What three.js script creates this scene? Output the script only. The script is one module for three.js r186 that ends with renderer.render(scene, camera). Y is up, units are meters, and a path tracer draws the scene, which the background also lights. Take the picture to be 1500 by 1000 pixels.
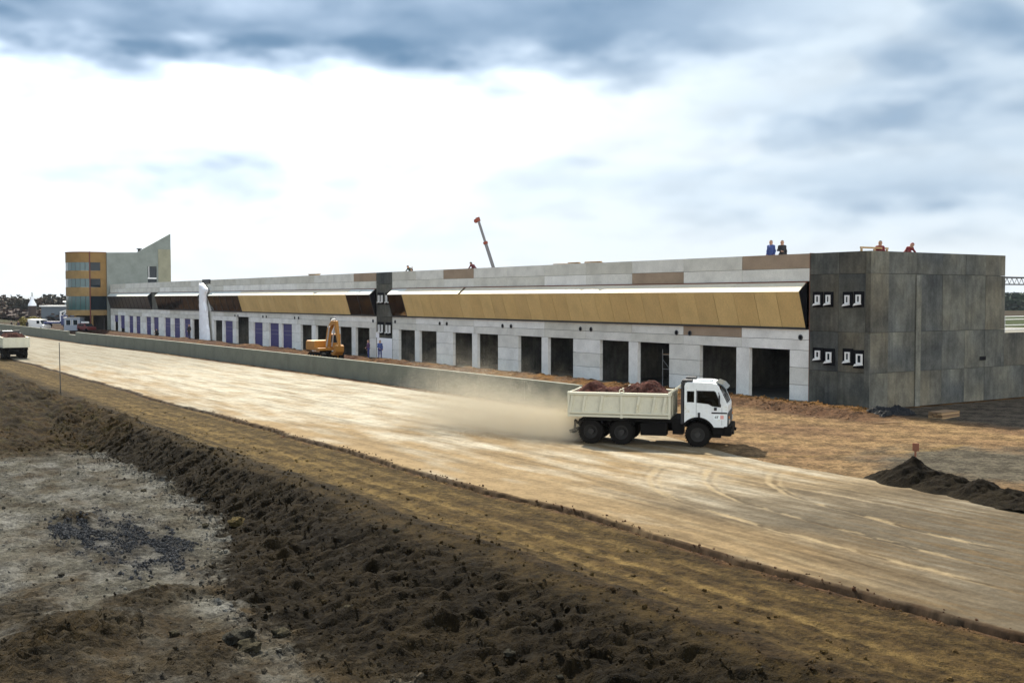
import * as THREE from 'three';
import { mergeGeometries, mergeVertices, toCreasedNormals } from 'three/addons/utils/BufferGeometryUtils.js';
import { RoundedBoxGeometry } from 'three/addons/geometries/RoundedBoxGeometry.js';
import { MarchingCubes } from 'three/addons/objects/MarchingCubes.js';
import { createNoise2D, createNoise3D } from 'simplex-noise';

// ------------------------------------------------------------------ camera, sky, sun, exposure
const W = 1024, H = 682;
const scene = new THREE.Scene();
const EYE = 6.17, FPX = 1600, YAW = THREE.MathUtils.degToRad(33.4), PITCH = Math.atan(63 / FPX);
const camera = new THREE.PerspectiveCamera(2 * Math.atan(500 / FPX) * 180 / Math.PI, W / H, 0.5, 6000);
const FLAT = new THREE.Vector3(-Math.cos(YAW), 0, -Math.sin(YAW));
const FWD = FLAT.clone().multiplyScalar(Math.cos(PITCH)).add(new THREE.Vector3(0, -Math.sin(PITCH), 0));
const RIGHT = new THREE.Vector3().crossVectors(FLAT, new THREE.Vector3(0, 1, 0));
const UPV = new THREE.Vector3().crossVectors(RIGHT, FWD);
camera.position.set(0, EYE, 0);
camera.lookAt(FWD.x, EYE + FWD.y, FWD.z);
scene.add(camera);

const renderer = new THREE.WebGLRenderer({ antialias: true });
renderer.setSize(W, H);
renderer.toneMapping = THREE.LinearToneMapping;
renderer.toneMappingExposure = 2.9;
renderer.shadowMap.enabled = true;
renderer.shadowMap.type = THREE.PCFSoftShadowMap;

function rng(seed) { let a = seed >>> 0; return () => { a = (a + 0x6D2B79F5) | 0; let t = Math.imul(a ^ (a >>> 15), 1 | a); t = (t + Math.imul(t ^ (t >>> 7), 61 | t)) ^ t; return ((t ^ (t >>> 14)) >>> 0) / 4294967296; }; }
const N2 = createNoise2D(rng(11)), N3 = createNoise3D(rng(12));
const clamp = (x, a = 0, b = 1) => Math.min(b, Math.max(a, x));
const ss = (a, b, x) => { const t = clamp((x - a) / (b - a)); return t * t * (3 - 2 * t); };
const mix = (a, b, t) => a + (b - a) * t;
const fbm = (x, y, o = 4, g = 0.5) => { let s = 0, a = 1, w = 0; for (let i = 0; i < o; i++) { s += a * N2(x + i * 17.3, y - i * 9.1); w += a; a *= g; x *= 2.03; y *= 2.03; } return s / w; };
const fbm3 = (x, y, z, o = 4) => { let s = 0, a = 1, w = 0; for (let i = 0; i < o; i++) { s += a * N3(x + i * 7.3, y, z - i * 3.1); w += a; a *= 0.5; x *= 2.05; y *= 2.05; z *= 2.05; } return s / w; };

const SUN_EL = THREE.MathUtils.degToRad(42), SUN_AZ = THREE.MathUtils.degToRad(10.5);
const SUN = new THREE.Vector3(-Math.cos(SUN_AZ) * Math.cos(SUN_EL), Math.sin(SUN_EL), -Math.sin(SUN_AZ) * Math.cos(SUN_EL));
{
  const w = 2048, h = 1024, data = new Float32Array(w * h * 4);
  const d = new THREE.Vector3();
  for (let j = 0; j < h; j++) for (let i = 0; i < w; i++) {
    const phi = ((i + 0.5) / w - 0.5) * 2 * Math.PI, th = ((j + 0.5) / h - 0.5) * Math.PI;
    d.set(Math.cos(th) * Math.cos(phi), Math.sin(th), Math.cos(th) * Math.sin(phi));
    let r = 0.22, g = 0.2, b = 0.17;
    if (th > -0.02) {
      const el = th * 180 / Math.PI;
      const az = Math.atan2(d.dot(RIGHT), d.dot(FLAT)) * 180 / Math.PI;      // degrees right of the view's heading
      const hz = Math.max(d.y, 0) + 0.16, px = d.x / hz, pz = d.z / hz;
      const wx = fbm(px * 0.7 + 3, pz * 0.7, 3), wz = fbm(px * 0.7 - 8, pz * 0.7 + 4, 3);
      const n = fbm(px * 0.55 + wx * 0.5 + 1.7, pz * 0.55 + wz * 0.5 + 0.4, 6);
      const fine = fbm3(d.x * 9, d.y * 30, d.z * 9, 5);
      const ang = Math.acos(clamp(d.dot(SUN), -1, 1)) * 180 / Math.PI;
      // cloud thickness: thin and white towards the horizon, thicker grey-blue bases overhead
      let t = ss(-0.3, 0.85, n + 0.2 * fine) * ss(3, 13, el) * 0.85;
      const base = ss(9.6, 13.2, el + 1.3 * fine + 0.6 * n + 0.045 * Math.abs(az + 2) * (az < -2 ? 0.2 : -0.9));
      t = Math.max(t * 0.8, base * (0.86 + 0.16 * n + 0.07 * fine) * ss(26, 2, az));
      t += 0.28 * Math.exp(-(((az - 17 - 3 * fine) / 6.5) ** 2) - (((el - 9.6 + 1.2 * fine) / 1.7) ** 2)) * (0.8 + 0.4 * fine);
      t += 0.22 * Math.exp(-(((az - 25) / 5) ** 2) - (((el - 12.5 + 0.8 * fine) / 1.4) ** 2));
      t += 0.38 * Math.exp(-(((az - 20) / 9) ** 2) - (((el - 5.2 + 1.1 * fine) / 1.2) ** 2)) * (0.8 + 0.8 * fine);
      t += 0.34 * Math.exp(-(((az + 19 - 3 * fine) / 9) ** 2) - (((el - 7.0 + 1.0 * fine) / 2.3) ** 2)) * (0.9 + 0.5 * fine);
      t += 0.25 * Math.exp(-(((az + 23) / 4) ** 2) - (((el - 10.2 + 0.9 * fine) / 1.0) ** 2));
      t = clamp(t, 0, 1);
      const glow = Math.exp(-((ang / 18) ** 2)) + 0.012 * Math.exp(-((ang / 45) ** 2));
      const lit = ss(55, 150, ang);      // front-lit clouds, mostly out of view, brightened to fill the shaded front walls
      const lr = 0.265 + 9.0 * glow + 0.90 * lit, lg = 0.298 + 8.8 * glow + 0.87 * lit, lb = 0.325 + 8.5 * glow + 0.83 * lit;
      const dk = clamp(t * 1.05);
      const k = 1 - 0.16 * Math.max(0, fine + 0.1) * (1 - dk);
      r = mix(lr, 0.055 + 0.2 * glow + 0.25 * lit, Math.pow(dk, 0.85)) * k; g = mix(lg, 0.100 + 0.2 * glow + 0.25 * lit, Math.pow(dk, 0.94)) * k; b = mix(lb, 0.158 + 0.2 * glow + 0.24 * lit, Math.pow(dk, 1.08)) * k;
      const low = ss(4, 0, el); r = mix(r, 0.33, low * 0.6); g = mix(g, 0.345, low * 0.6); b = mix(b, 0.355, low * 0.6);
    }
    const o = (j * w + i) * 4; data[o] = r; data[o + 1] = g; data[o + 2] = b; data[o + 3] = 1;
  }
  const sky = new THREE.DataTexture(data, w, h, THREE.RGBAFormat, THREE.FloatType);
  sky.mapping = THREE.EquirectangularReflectionMapping; sky.magFilter = THREE.LinearFilter; sky.minFilter = THREE.LinearFilter; sky.needsUpdate = true;
  scene.background = sky; scene.environment = sky;
}
const sun = new THREE.DirectionalLight(new THREE.Color().setRGB(1, 0.91, 0.74), 4.2);
sun.position.copy(SUN).multiplyScalar(300).add(new THREE.Vector3(-90, 0, -40));
sun.target.position.set(-90, 0, -40); scene.add(sun, sun.target);
sun.castShadow = true; sun.shadow.mapSize.set(4096, 4096); sun.shadow.radius = 2.5;
Object.assign(sun.shadow.camera, { left: -180, right: 180, top: 140, bottom: -140, near: 1, far: 700 });

// a pixel of the 1500 x 1000 photograph -> a point on a level, or at a plane
const rayOf = (x, y) => FWD.clone().addScaledVector(RIGHT, (x - 750) / FPX).addScaledVector(UPV, -(y - 500) / FPX);
const atLevel = (x, y, lv = 0) => { const d = rayOf(x, y); return new THREE.Vector3(0, EYE, 0).addScaledVector(d, (lv - EYE) / d.y); };
const atDepth = (x, D) => FLAT.clone().multiplyScalar(D).addScaledVector(RIGHT, (x - 750) / FPX * D);

// ------------------------------------------------------------------ helpers
const taken = new Map();
function numbered(name) { const n = taken.get(name) || 0; taken.set(name, n + 1); return n ? `${name}_${String(n).padStart(3, '0')}` : name; }
function flags(o) { o.traverse(m => { if (m.isMesh) { m.castShadow = true; m.receiveShadow = true; } }); return o; }
function tag(o, label, category, group, kind) { o.userData.label = label; if (category) o.userData.category = category; if (group) o.userData.group = group; if (kind) o.userData.kind = kind; return o; }
function thing(name, label, category, pos = [0, 0, 0], turn = 0, group) { const g = new THREE.Group(); g.name = numbered(name); g.position.set(...pos); g.rotation.y = turn; scene.add(g); return tag(g, label, category, group); }
function norm(g) { g = g.index ? g.toNonIndexed() : g; for (const k of Object.keys(g.attributes)) if (!['position', 'normal', 'uv', 'color'].includes(k)) g.deleteAttribute(k); return g; }
function obj(name, geos, mat, parent = scene) {
  const list = Array.isArray(geos) ? geos : [geos];
  const g = list.length > 1 ? mergeGeometries(list.map(norm)) : list[0];
  const m = new THREE.Mesh(g, mat); m.name = parent === scene ? numbered(name) : name; m.castShadow = m.receiveShadow = true; parent.add(m); return m;
}
function dup(root, pos, turn, label) { const r = root.clone(); r.name = numbered(root.name.replace(/_\d{3}$/, '')); r.userData = { ...root.userData }; if (pos) r.position.set(...pos); if (turn !== undefined) r.rotation.y = turn; if (label) r.userData.label = label; scene.add(r); return r; }
const R1 = rng(5);
// box with uv in metres
function box(x0, x1, y0, y1, z0, z1, rnd = true) {
  const w = Math.abs(x1 - x0), h = Math.abs(y1 - y0), d = Math.abs(z1 - z0), g = new THREE.BoxGeometry(w, h, d), uv = g.attributes.uv;
  const s = [[d, h], [d, h], [w, d], [w, d], [w, h], [w, h]], ou = rnd ? R1() * 20 : 0, ov = rnd ? R1() * 20 : 0;
  for (let i = 0; i < 24; i++) { const q = s[i >> 2]; uv.setXY(i, uv.getX(i) * q[0] + ou, uv.getY(i) * q[1] + ov); }
  g.translate((x0 + x1) / 2, (y0 + y1) / 2, (z0 + z1) / 2); return g;
}
function rbox(x0, x1, y0, y1, z0, z1, r = 0.02, seg = 2) { const w = Math.abs(x1 - x0), h = Math.abs(y1 - y0), d = Math.abs(z1 - z0); const g = new RoundedBoxGeometry(w, h, d, seg, Math.min(r, w / 2.01, h / 2.01, d / 2.01)); g.translate((x0 + x1) / 2, (y0 + y1) / 2, (z0 + z1) / 2); return g; }
function bar(a, b, r, n = 8, r2 = r) { const A = new THREE.Vector3(...a), B = new THREE.Vector3(...b), L = A.distanceTo(B), g = new THREE.CylinderGeometry(r2, r, L, n); g.translate(0, L / 2, 0); g.applyQuaternion(new THREE.Quaternion().setFromUnitVectors(new THREE.Vector3(0, 1, 0), B.clone().sub(A).normalize())); g.translate(A.x, A.y, A.z); return g; }
function beam(a, b, w, h) { const A = new THREE.Vector3(...a), B = new THREE.Vector3(...b), L = A.distanceTo(B), g = new THREE.BoxGeometry(w, h, L); const m = new THREE.Matrix4().lookAt(B, A, new THREE.Vector3(0, 1, 0)); g.applyMatrix4(m); g.translate((A.x + B.x) / 2, (A.y + B.y) / 2, (A.z + B.z) / 2); return g; }
// prism: outline in (x, y), from z0 to z1
function prism(pts, z0, z1, bevel = 0, holes = []) {
  const s = new THREE.Shape(pts.map(p => new THREE.Vector2(...p))); for (const h of holes) s.holes.push(new THREE.Path(h.map(p => new THREE.Vector2(...p))));
  const g = new THREE.ExtrudeGeometry(s, { depth: z1 - z0 - 2 * bevel, bevelEnabled: bevel > 0, bevelThickness: bevel, bevelSize: bevel, bevelOffset: -bevel, bevelSegments: 2, curveSegments: 10 }); g.translate(0, 0, z0 + bevel); return g;
}
const arc = (cx, cy, r, a0, a1, n = 12) => Array.from({ length: n + 1 }, (_, i) => { const a = mix(a0, a1, i / n) * Math.PI / 180; return [cx + r * Math.cos(a), cy + r * Math.sin(a)]; });

// ------------------------------------------------------------------ textures
function periodic(size, per, seed, px = 1, py = 1) {
  const r = rng(seed), nx = per * px, ny = per * py, L = new Float32Array(nx * ny).map(() => r()), out = new Float32Array(size * size);
  for (let j = 0; j < size; j++) {
    const y = j / size * ny, y0 = Math.floor(y), fy = y - y0, sy = fy * fy * (3 - 2 * fy), a = (y0 % ny) * nx, b = ((y0 + 1) % ny) * nx;
    for (let i = 0; i < size; i++) { const x = i / size * nx, x0 = Math.floor(x), fx = x - x0, sx = fx * fx * (3 - 2 * fx), c = x0 % nx, e = (x0 + 1) % nx; out[j * size + i] = mix(mix(L[a + c], L[a + e], sx), mix(L[b + c], L[b + e], sx), sy); }
  }
  return out;
}
function layers(size, list) { const o = new Float32Array(size * size); let w = 0; for (const [per, amp, seed, px, py] of list) { const p = periodic(size, per, seed, px, py); for (let i = 0; i < o.length; i++) o[i] += p[i] * amp; w += amp; } for (let i = 0; i < o.length; i++) o[i] /= w; return o; }
function tex(size, f, srgb, sx, sy = sx) {
  const d = new Uint8Array(size * size * 4);
  for (let i = 0; i < size * size; i++) { const c = f(i); for (let k = 0; k < 3; k++) d[i * 4 + k] = clamp(c[k]) * 255; d[i * 4 + 3] = 255; }
  const t = new THREE.DataTexture(d, size, size); t.wrapS = t.wrapT = THREE.RepeatWrapping; t.magFilter = THREE.LinearFilter; t.minFilter = THREE.LinearMipmapLinearFilter; t.generateMipmaps = true; if (srgb) t.colorSpace = THREE.SRGBColorSpace; t.repeat.set(1 / sx, 1 / sy); t.needsUpdate = true; return t;
}
const gritA = layers(1024, [[6, 1, 1], [17, 0.9, 2], [45, 0.9, 3], [120, 0.8, 4], [300, 0.7, 5]]);
const gritMap = tex(1024, i => { const v = 0.14 + 1.36 * gritA[i]; return [v, v, v]; }, true, 2.7);
const gritBump = tex(1024, i => [gritA[i], gritA[i], gritA[i]], false, 2.7);
const trackMap = tex(1024, i => { const v = 0.62 + 0.42 * gritA[i]; return [v, v, v]; }, true, 2.7);
const concA = layers(1024, [[3, 1, 21], [8, 0.8, 22], [25, 0.5, 23], [90, 0.4, 24], [260, 0.35, 25]]);
const concS = layers(1024, [[5, 1, 26, 9, 1], [11, 0.7, 27, 8, 1]]);
const concP = layers(1024, [[4, 1, 28], [9, 0.6, 29]]);
const concMap = tex(1024, i => { const s = concS[i], m = concA[i], p = concP[i]; const v = 0.68 + 0.72 * (m - 0.5) + 0.17 * (s - 0.5) + 0.30 * (p - 0.5); const warm = 0.09 * (p - 0.42); return [v + warm, v + warm * 0.4, v - warm * 0.7]; }, true, 7.5);
const concBump = tex(1024, i => { const v = concA[i]; return [v, v, v]; }, false, 7.5);
const paleA = layers(512, [[4, 1, 31], [13, 0.6, 32], [60, 0.5, 33], [170, 0.5, 34]]);
const paleMap = tex(512, i => { const v = 0.94 + 0.22 * (paleA[i] - 0.5); return [v, v, v]; }, true, 4.1);
const paleBump = tex(512, i => [paleA[i], paleA[i], paleA[i]], false, 4.1);
const woodA = layers(512, [[3, 1, 41, 1, 1], [14, 0.8, 42, 6, 1], [40, 0.6, 43], [120, 0.5, 44]]);
const woodMap = tex(512, i => { const v = 0.93 + 0.22 * (woodA[i] - 0.5); return [v, v, v * 0.99]; }, true, 2.3);
const dirtA = layers(512, [[3, 1, 51], [9, 0.9, 52], [30, 0.7, 53], [110, 0.6, 54]]);
const dirtMap = tex(512, i => { const v = 0.93 + 0.16 * (dirtA[i] - 0.5), s = ss(0.55, 0.75, dirtA[i]) * 0.22; return [v - s * 0.5, v - s * 0.6, v - s * 0.9]; }, true, 1.9);

const lin = (r, g, b) => new THREE.Color().setRGB(r, g, b);
const mat = (c, rough = 0.9, o = {}) => new THREE.MeshStandardMaterial({ color: lin(...c), roughness: rough, ...o });
const concrete = (c, o = {}) => mat(c, 0.92, { map: concMap, bumpMap: concBump, bumpScale: 0.012, ...o });
const pale = (c, o = {}) => mat(c, 0.9, { map: paleMap, bumpMap: paleBump, bumpScale: 0.006, ...o });
const earth = (c, o = {}) => new THREE.MeshPhysicalMaterial({ color: lin(...c), roughness: 1, specularIntensity: 0.12, map: gritMap, bumpMap: gritBump, ...o });
const M = {
  ground: earth([1, 1, 1], { vertexColors: true, bumpScale: 0.09 }),
  track: earth([1, 1, 1], { vertexColors: true, map: trackMap, bumpScale: 0.008 }),
  soil: earth([0.012, 0.009, 0.005], { bumpScale: 0.06 }),
  loadSoil: earth([0.075, 0.03, 0.024], { bumpScale: 0.05 }),
  conc: [concrete([0.20, 0.20, 0.168]), concrete([0.17, 0.173, 0.15]), concrete([0.185, 0.175, 0.138]), concrete([0.155, 0.162, 0.148])],
  wall: [pale([0.76, 0.745, 0.68]), pale([0.86, 0.85, 0.80]), pale([0.69, 0.675, 0.60]), pale([0.63, 0.61, 0.53])],
  pilaster: concrete([0.25, 0.25, 0.21]),
  brownPanel: pale([0.37, 0.275, 0.19]),
  inside: concrete([0.26, 0.255, 0.225]),
  pit: pale([0.145, 0.155, 0.12], { bumpScale: 0.012 }),
  osb: [0, 1, 2, 3].map(i => mat([[0.70, 0.485, 0.20], [0.67, 0.46, 0.19], [0.72, 0.505, 0.215], [0.65, 0.45, 0.19]][i], 0.8, { map: woodMap })),
  canopyTop: mat([0.66, 0.585, 0.45], 0.7, { map: paleMap }),
  canopyGrey: mat([0.55, 0.585, 0.55], 0.5, { map: paleMap }),
  rust: mat([0.20, 0.075, 0.04], 0.85), black: new THREE.MeshPhysicalMaterial({ color: lin(0.006, 0.006, 0.008), roughness: 0.9, specularIntensity: 0.25 }), darkFrame: mat([0.02, 0.018, 0.018], 0.6),
  glass: new THREE.MeshPhysicalMaterial({ color: lin(0.22, 0.27, 0.25), roughness: 0.04, transmission: 1, thickness: 0, ior: 1.5, specularIntensity: 0.75 }),
  brownGlass: new THREE.MeshPhysicalMaterial({ color: lin(0.045, 0.036, 0.03), roughness: 0.3, ior: 1.45, specularIntensity: 0.6 }),
  tealGlass: new THREE.MeshPhysicalMaterial({ color: lin(0.03, 0.085, 0.09), roughness: 0.05, ior: 1.6 }),
  darkGlass: new THREE.MeshPhysicalMaterial({ color: lin(0.010, 0.018, 0.024), roughness: 0.06, ior: 1.5, specularIntensity: 0.5 }),
  purple: mat([0.036, 0.026, 0.17], 0.55, { map: dirtMap }), purpleStrip: mat([0.09, 0.08, 0.17], 0.5),
  plastic: mat([0.90, 0.91, 0.94], 0.6), white: mat([0.78, 0.78, 0.76], 0.5),
  yellowTower: pale([0.25, 0.15, 0.05]), creamTower: pale([0.27, 0.18, 0.072]), greyTower: pale([0.235, 0.26, 0.235]), finTower: pale([0.30, 0.29, 0.205]), red: mat([0.12, 0.02, 0.015], 0.6),
  excav: mat([0.46, 0.20, 0.022], 0.55, { map: dirtMap }), excavDark: mat([0.38, 0.17, 0.02], 0.6, { map: dirtMap }),
  steel: mat([0.10, 0.10, 0.10], 0.5, { metalness: 0.6 }), galv: mat([0.42, 0.43, 0.44], 0.45, { metalness: 0.4 }),
  cabPaint: new THREE.MeshPhysicalMaterial({ color: lin(0.80, 0.84, 0.84), roughness: 0.38, map: dirtMap, clearcoat: 0.35, clearcoatRoughness: 0.3 }),
  bedPaint: mat([0.66, 0.64, 0.50], 0.62, { map: dirtMap }), chassis: new THREE.MeshPhysicalMaterial({ color: lin(0.008, 0.0075, 0.007), roughness: 0.85, specularIntensity: 0.15 }), tyre: new THREE.MeshPhysicalMaterial({ color: lin(0.010, 0.009, 0.008), roughness: 1, specularIntensity: 0.12 }), rim: mat([0.022, 0.02, 0.017], 0.7),
  cabDark: mat([0.02, 0.02, 0.022], 0.7), grille: mat([0.025, 0.026, 0.028], 0.5), lamp: mat([0.55, 0.56, 0.55], 0.15, { metalness: 0.5 }), amber: mat([0.6, 0.2, 0.02], 0.3), visor: new THREE.MeshPhysicalMaterial({ color: lin(0.10, 0.13, 0.15), roughness: 0.15 }),
  timber: mat([0.42, 0.27, 0.13], 0.85, { map: woodMap }), darkTimber: mat([0.20, 0.12, 0.06], 0.9, { map: woodMap }), orange: mat([0.26, 0.05, 0.02], 0.6), craneGrey: mat([0.19, 0.18, 0.18], 0.5),
  stone: [earth([0.13, 0.115, 0.075]), earth([0.085, 0.08, 0.062]), earth([0.19, 0.145, 0.06])],
  blue: mat([0.03, 0.045, 0.15], 0.5), redPaint: mat([0.12, 0.014, 0.014], 0.5), foliage: mat([1, 1, 1], 0.95, { vertexColors: true, side: THREE.DoubleSide }), trunk: mat([0.06, 0.045, 0.03], 0.95),
  person: mat([1, 1, 1], 0.85, { vertexColors: true }),
};

// ------------------------------------------------------------------ ground
const table = (pts) => x => { if (x <= pts[0][0]) return pts[0][1]; for (let i = 1; i < pts.length; i++) if (x <= pts[i][0]) { const t = (x - pts[i - 1][0]) / (pts[i][0] - pts[i - 1][0]); return mix(pts[i - 1][1], pts[i][1], t * t * (3 - 2 * t)); } return pts[pts.length - 1][1]; };
const toe0 = table([[-75, -12.5], [-54, -11.9], [-45, -12.2], [-39, -11.9], [-35.7, -11.6], [-31.6, -10.4], [-26.5, -8.7], [-21, -8.6], [-18.3, -9.6], [-12, -10.6], [0, -11]]);
const toeZ = x => toe0(x) + 0.45 * fbm(x * 0.5, 2, 3) + 0.18 * fbm(x * 2.1, 7, 2);
const crestZ = x => -14.25 + 0.4 * fbm(x * 0.12, 5, 2) + 0.22 * fbm(x * 0.7, 9, 3);
const trackNear = x => -18.75 + 0.35 * fbm(x * 0.05, 1, 2) + 0.09 * fbm(x * 0.9, 3, 3);
const wallZ = table([[-420, -31], [-260, -31.6], [-166, -33.4], [-115, -35.4], [-75, -36], [-40, -36]]);
const trackFar = x => mix(wallZ(x) + 1.15, -30.55, ss(-47, -27, x)) + 0.12 * fbm(x * 0.4, 6, 3);
const lowLevel = x => x < -53 ? mix(-1.2, 0.12, ss(-53, -76, x)) : -1.2;

// tyre marks, ruts: stamped on a raster in world metres
const RAS = { x0: -75, z0: -50, s: 0.06, w: 1300, h: 850 };
RAS.d = new Float32Array(RAS.w * RAS.h); RAS.b = new Float32Array(RAS.w * RAS.h);
function stamp(path, width, depth, bright, wob = 0.05) {
  const c = new THREE.CatmullRomCurve3(path.map(p => new THREE.Vector3(p[0], 0, p[1])), false, 'centripetal'), L = c.getLength(), n = Math.ceil(L / 0.03);
  for (let i = 0; i <= n; i++) {
    const p = c.getPointAt(i / n), f = 0.55 + 0.45 * fbm(i * 0.01, width * 31 + path[0][0], 2), jx = p.x + wob * fbm(i * 0.02, 3, 2), jz = p.z + wob * fbm(i * 0.02, 13, 2), fade = Math.min(1, i / n * 8, (1 - i / n) * 8);
    const ci = (jx - RAS.x0) / RAS.s, cj = (jz - RAS.z0) / RAS.s, R = width / RAS.s;
    for (let a = Math.floor(ci - R); a <= ci + R; a++) for (let b = Math.floor(cj - R); b <= cj + R; b++) {
      if (a < 0 || b < 0 || a >= RAS.w || b >= RAS.h) continue; const q = Math.hypot(a - ci, b - cj) / R; if (q > 1) continue; const v = (1 - q * q) * f * fade, k = b * RAS.w + a;
      if (v * depth > RAS.d[k]) RAS.d[k] = v * depth; const bb = v * bright; if (Math.abs(bb) > Math.abs(RAS.b[k])) RAS.b[k] = bb;
    }
  }
}
function ras(A, x, z) { const i = (x - RAS.x0) / RAS.s, j = (z - RAS.z0) / RAS.s, a = Math.floor(i), b = Math.floor(j); if (a < 0 || b < 0 || a >= RAS.w - 1 || b >= RAS.h - 1) return 0; const u = i - a, v = j - b, k = b * RAS.w + a; return mix(mix(A[k], A[k + 1], u), mix(A[k + RAS.w], A[k + RAS.w + 1], u), v); }
const gp = list => list.map(([x, y]) => { const p = atLevel(x, y); return [p.x, p.z]; });
const shift = (p, dx, dz) => p.map(q => [q[0] + dx, q[1] + dz]);
{
  const arcs = [[[985, 678], [962, 687], [952, 703], [968, 722], [1020, 742], [1110, 768], [1300, 818], [1500, 868]], [[1052, 680], [1034, 692], [1036, 709], [1072, 729], [1155, 754], [1300, 792], [1500, 842]], [[1142, 684], [1126, 695], [1132, 711], [1166, 728], [1240, 748], [1350, 778], [1500, 812]]];
  for (const a of arcs) { const p = gp(a); stamp(p, 0.16, 0.03, 0.34); stamp(shift(p, 0.34, 0.05), 0.12, 0.035, -0.3); stamp(shift(p, -0.34, -0.1), 0.12, 0.02, -0.2); stamp(shift(p, 0.62, 0.12), 0.1, 0.02, 0.22); }
  stamp(gp([[860, 716], [930, 735], [1080, 775], [1300, 836], [1500, 892]]), 0.06, 0.03, -0.5, 0.03);
  stamp(gp([[520, 640], [700, 676], [900, 730], [1200, 830], [1500, 920]]), 0.2, 0.02, 0.18); stamp(gp([[480, 610], [700, 655], [1000, 745], [1300, 850], [1500, 905]]), 0.22, 0.015, -0.2);
  stamp(gp([[960, 668], [1100, 669], [1280, 664], [1380, 655], [1440, 646]]), 0.3, 0.01, 0.4, 0.1); stamp(gp([[1090, 640], [1200, 650], [1330, 640], [1500, 655]]), 0.25, 0.02, -0.22);
  stamp(gp([[1100, 655], [1250, 680], [1420, 670], [1500, 690]]), 0.2, 0.02, -0.15);
  const r = rng(77);
  for (let k = 0; k < 26; k++) { const z = -33 + 13.5 * r(), x1 = -12 - 8 * r(), L = 12 + 40 * r(), bend = (r() - 0.5) * 1.2; stamp([[x1, z], [x1 - L * 0.5, z + bend], [x1 - L, z + bend * 0.4]], 0.08 + 0.2 * r(), 0.012, (r() - 0.5) * 0.42, 0.12); }
  // wheel ruts on the shoulder
  for (const [z, w, d, b] of [[-15.45, 0.2, 0.06, 0.55], [-15.9, 0.12, 0.05, -0.3], [-16.35, 0.17, 0.05, 0.6], [-17.1, 0.14, 0.04, -0.35], [-17.5, 0.25, 0.03, 0.35], [-16.9, 0.1, 0.04, 0.2], [-18.1, 0.16, 0.05, -0.3], [-15.0, 0.2, 0.05, 0.3]]) stamp(Array.from({ length: 14 }, (_, i) => [-8 - i * 4.8, z + 0.3 * fbm(i * 0.4, z, 2)]), w, d, b, 0.15);
}
const wide = (x, z) => fbm(x * 0.09 + 40, z * 0.2, 4);
const heaps = [[120, 930, 1.9, 0.32], [40, 970, 1.8, 0.25], [200, 885, 1.1, 0.2], [112, 762, 0.7, 0.25], [30, 900, 1.2, 0.2], [270, 975, 1.2, 0.16], [560, 985, 1.3, 0.14], [250, 870, 0.8, 0.15]].map(([x, y, q, h]) => { const p = atLevel(x, y, -1.2); return [p.x, p.z, q, h]; });
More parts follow.
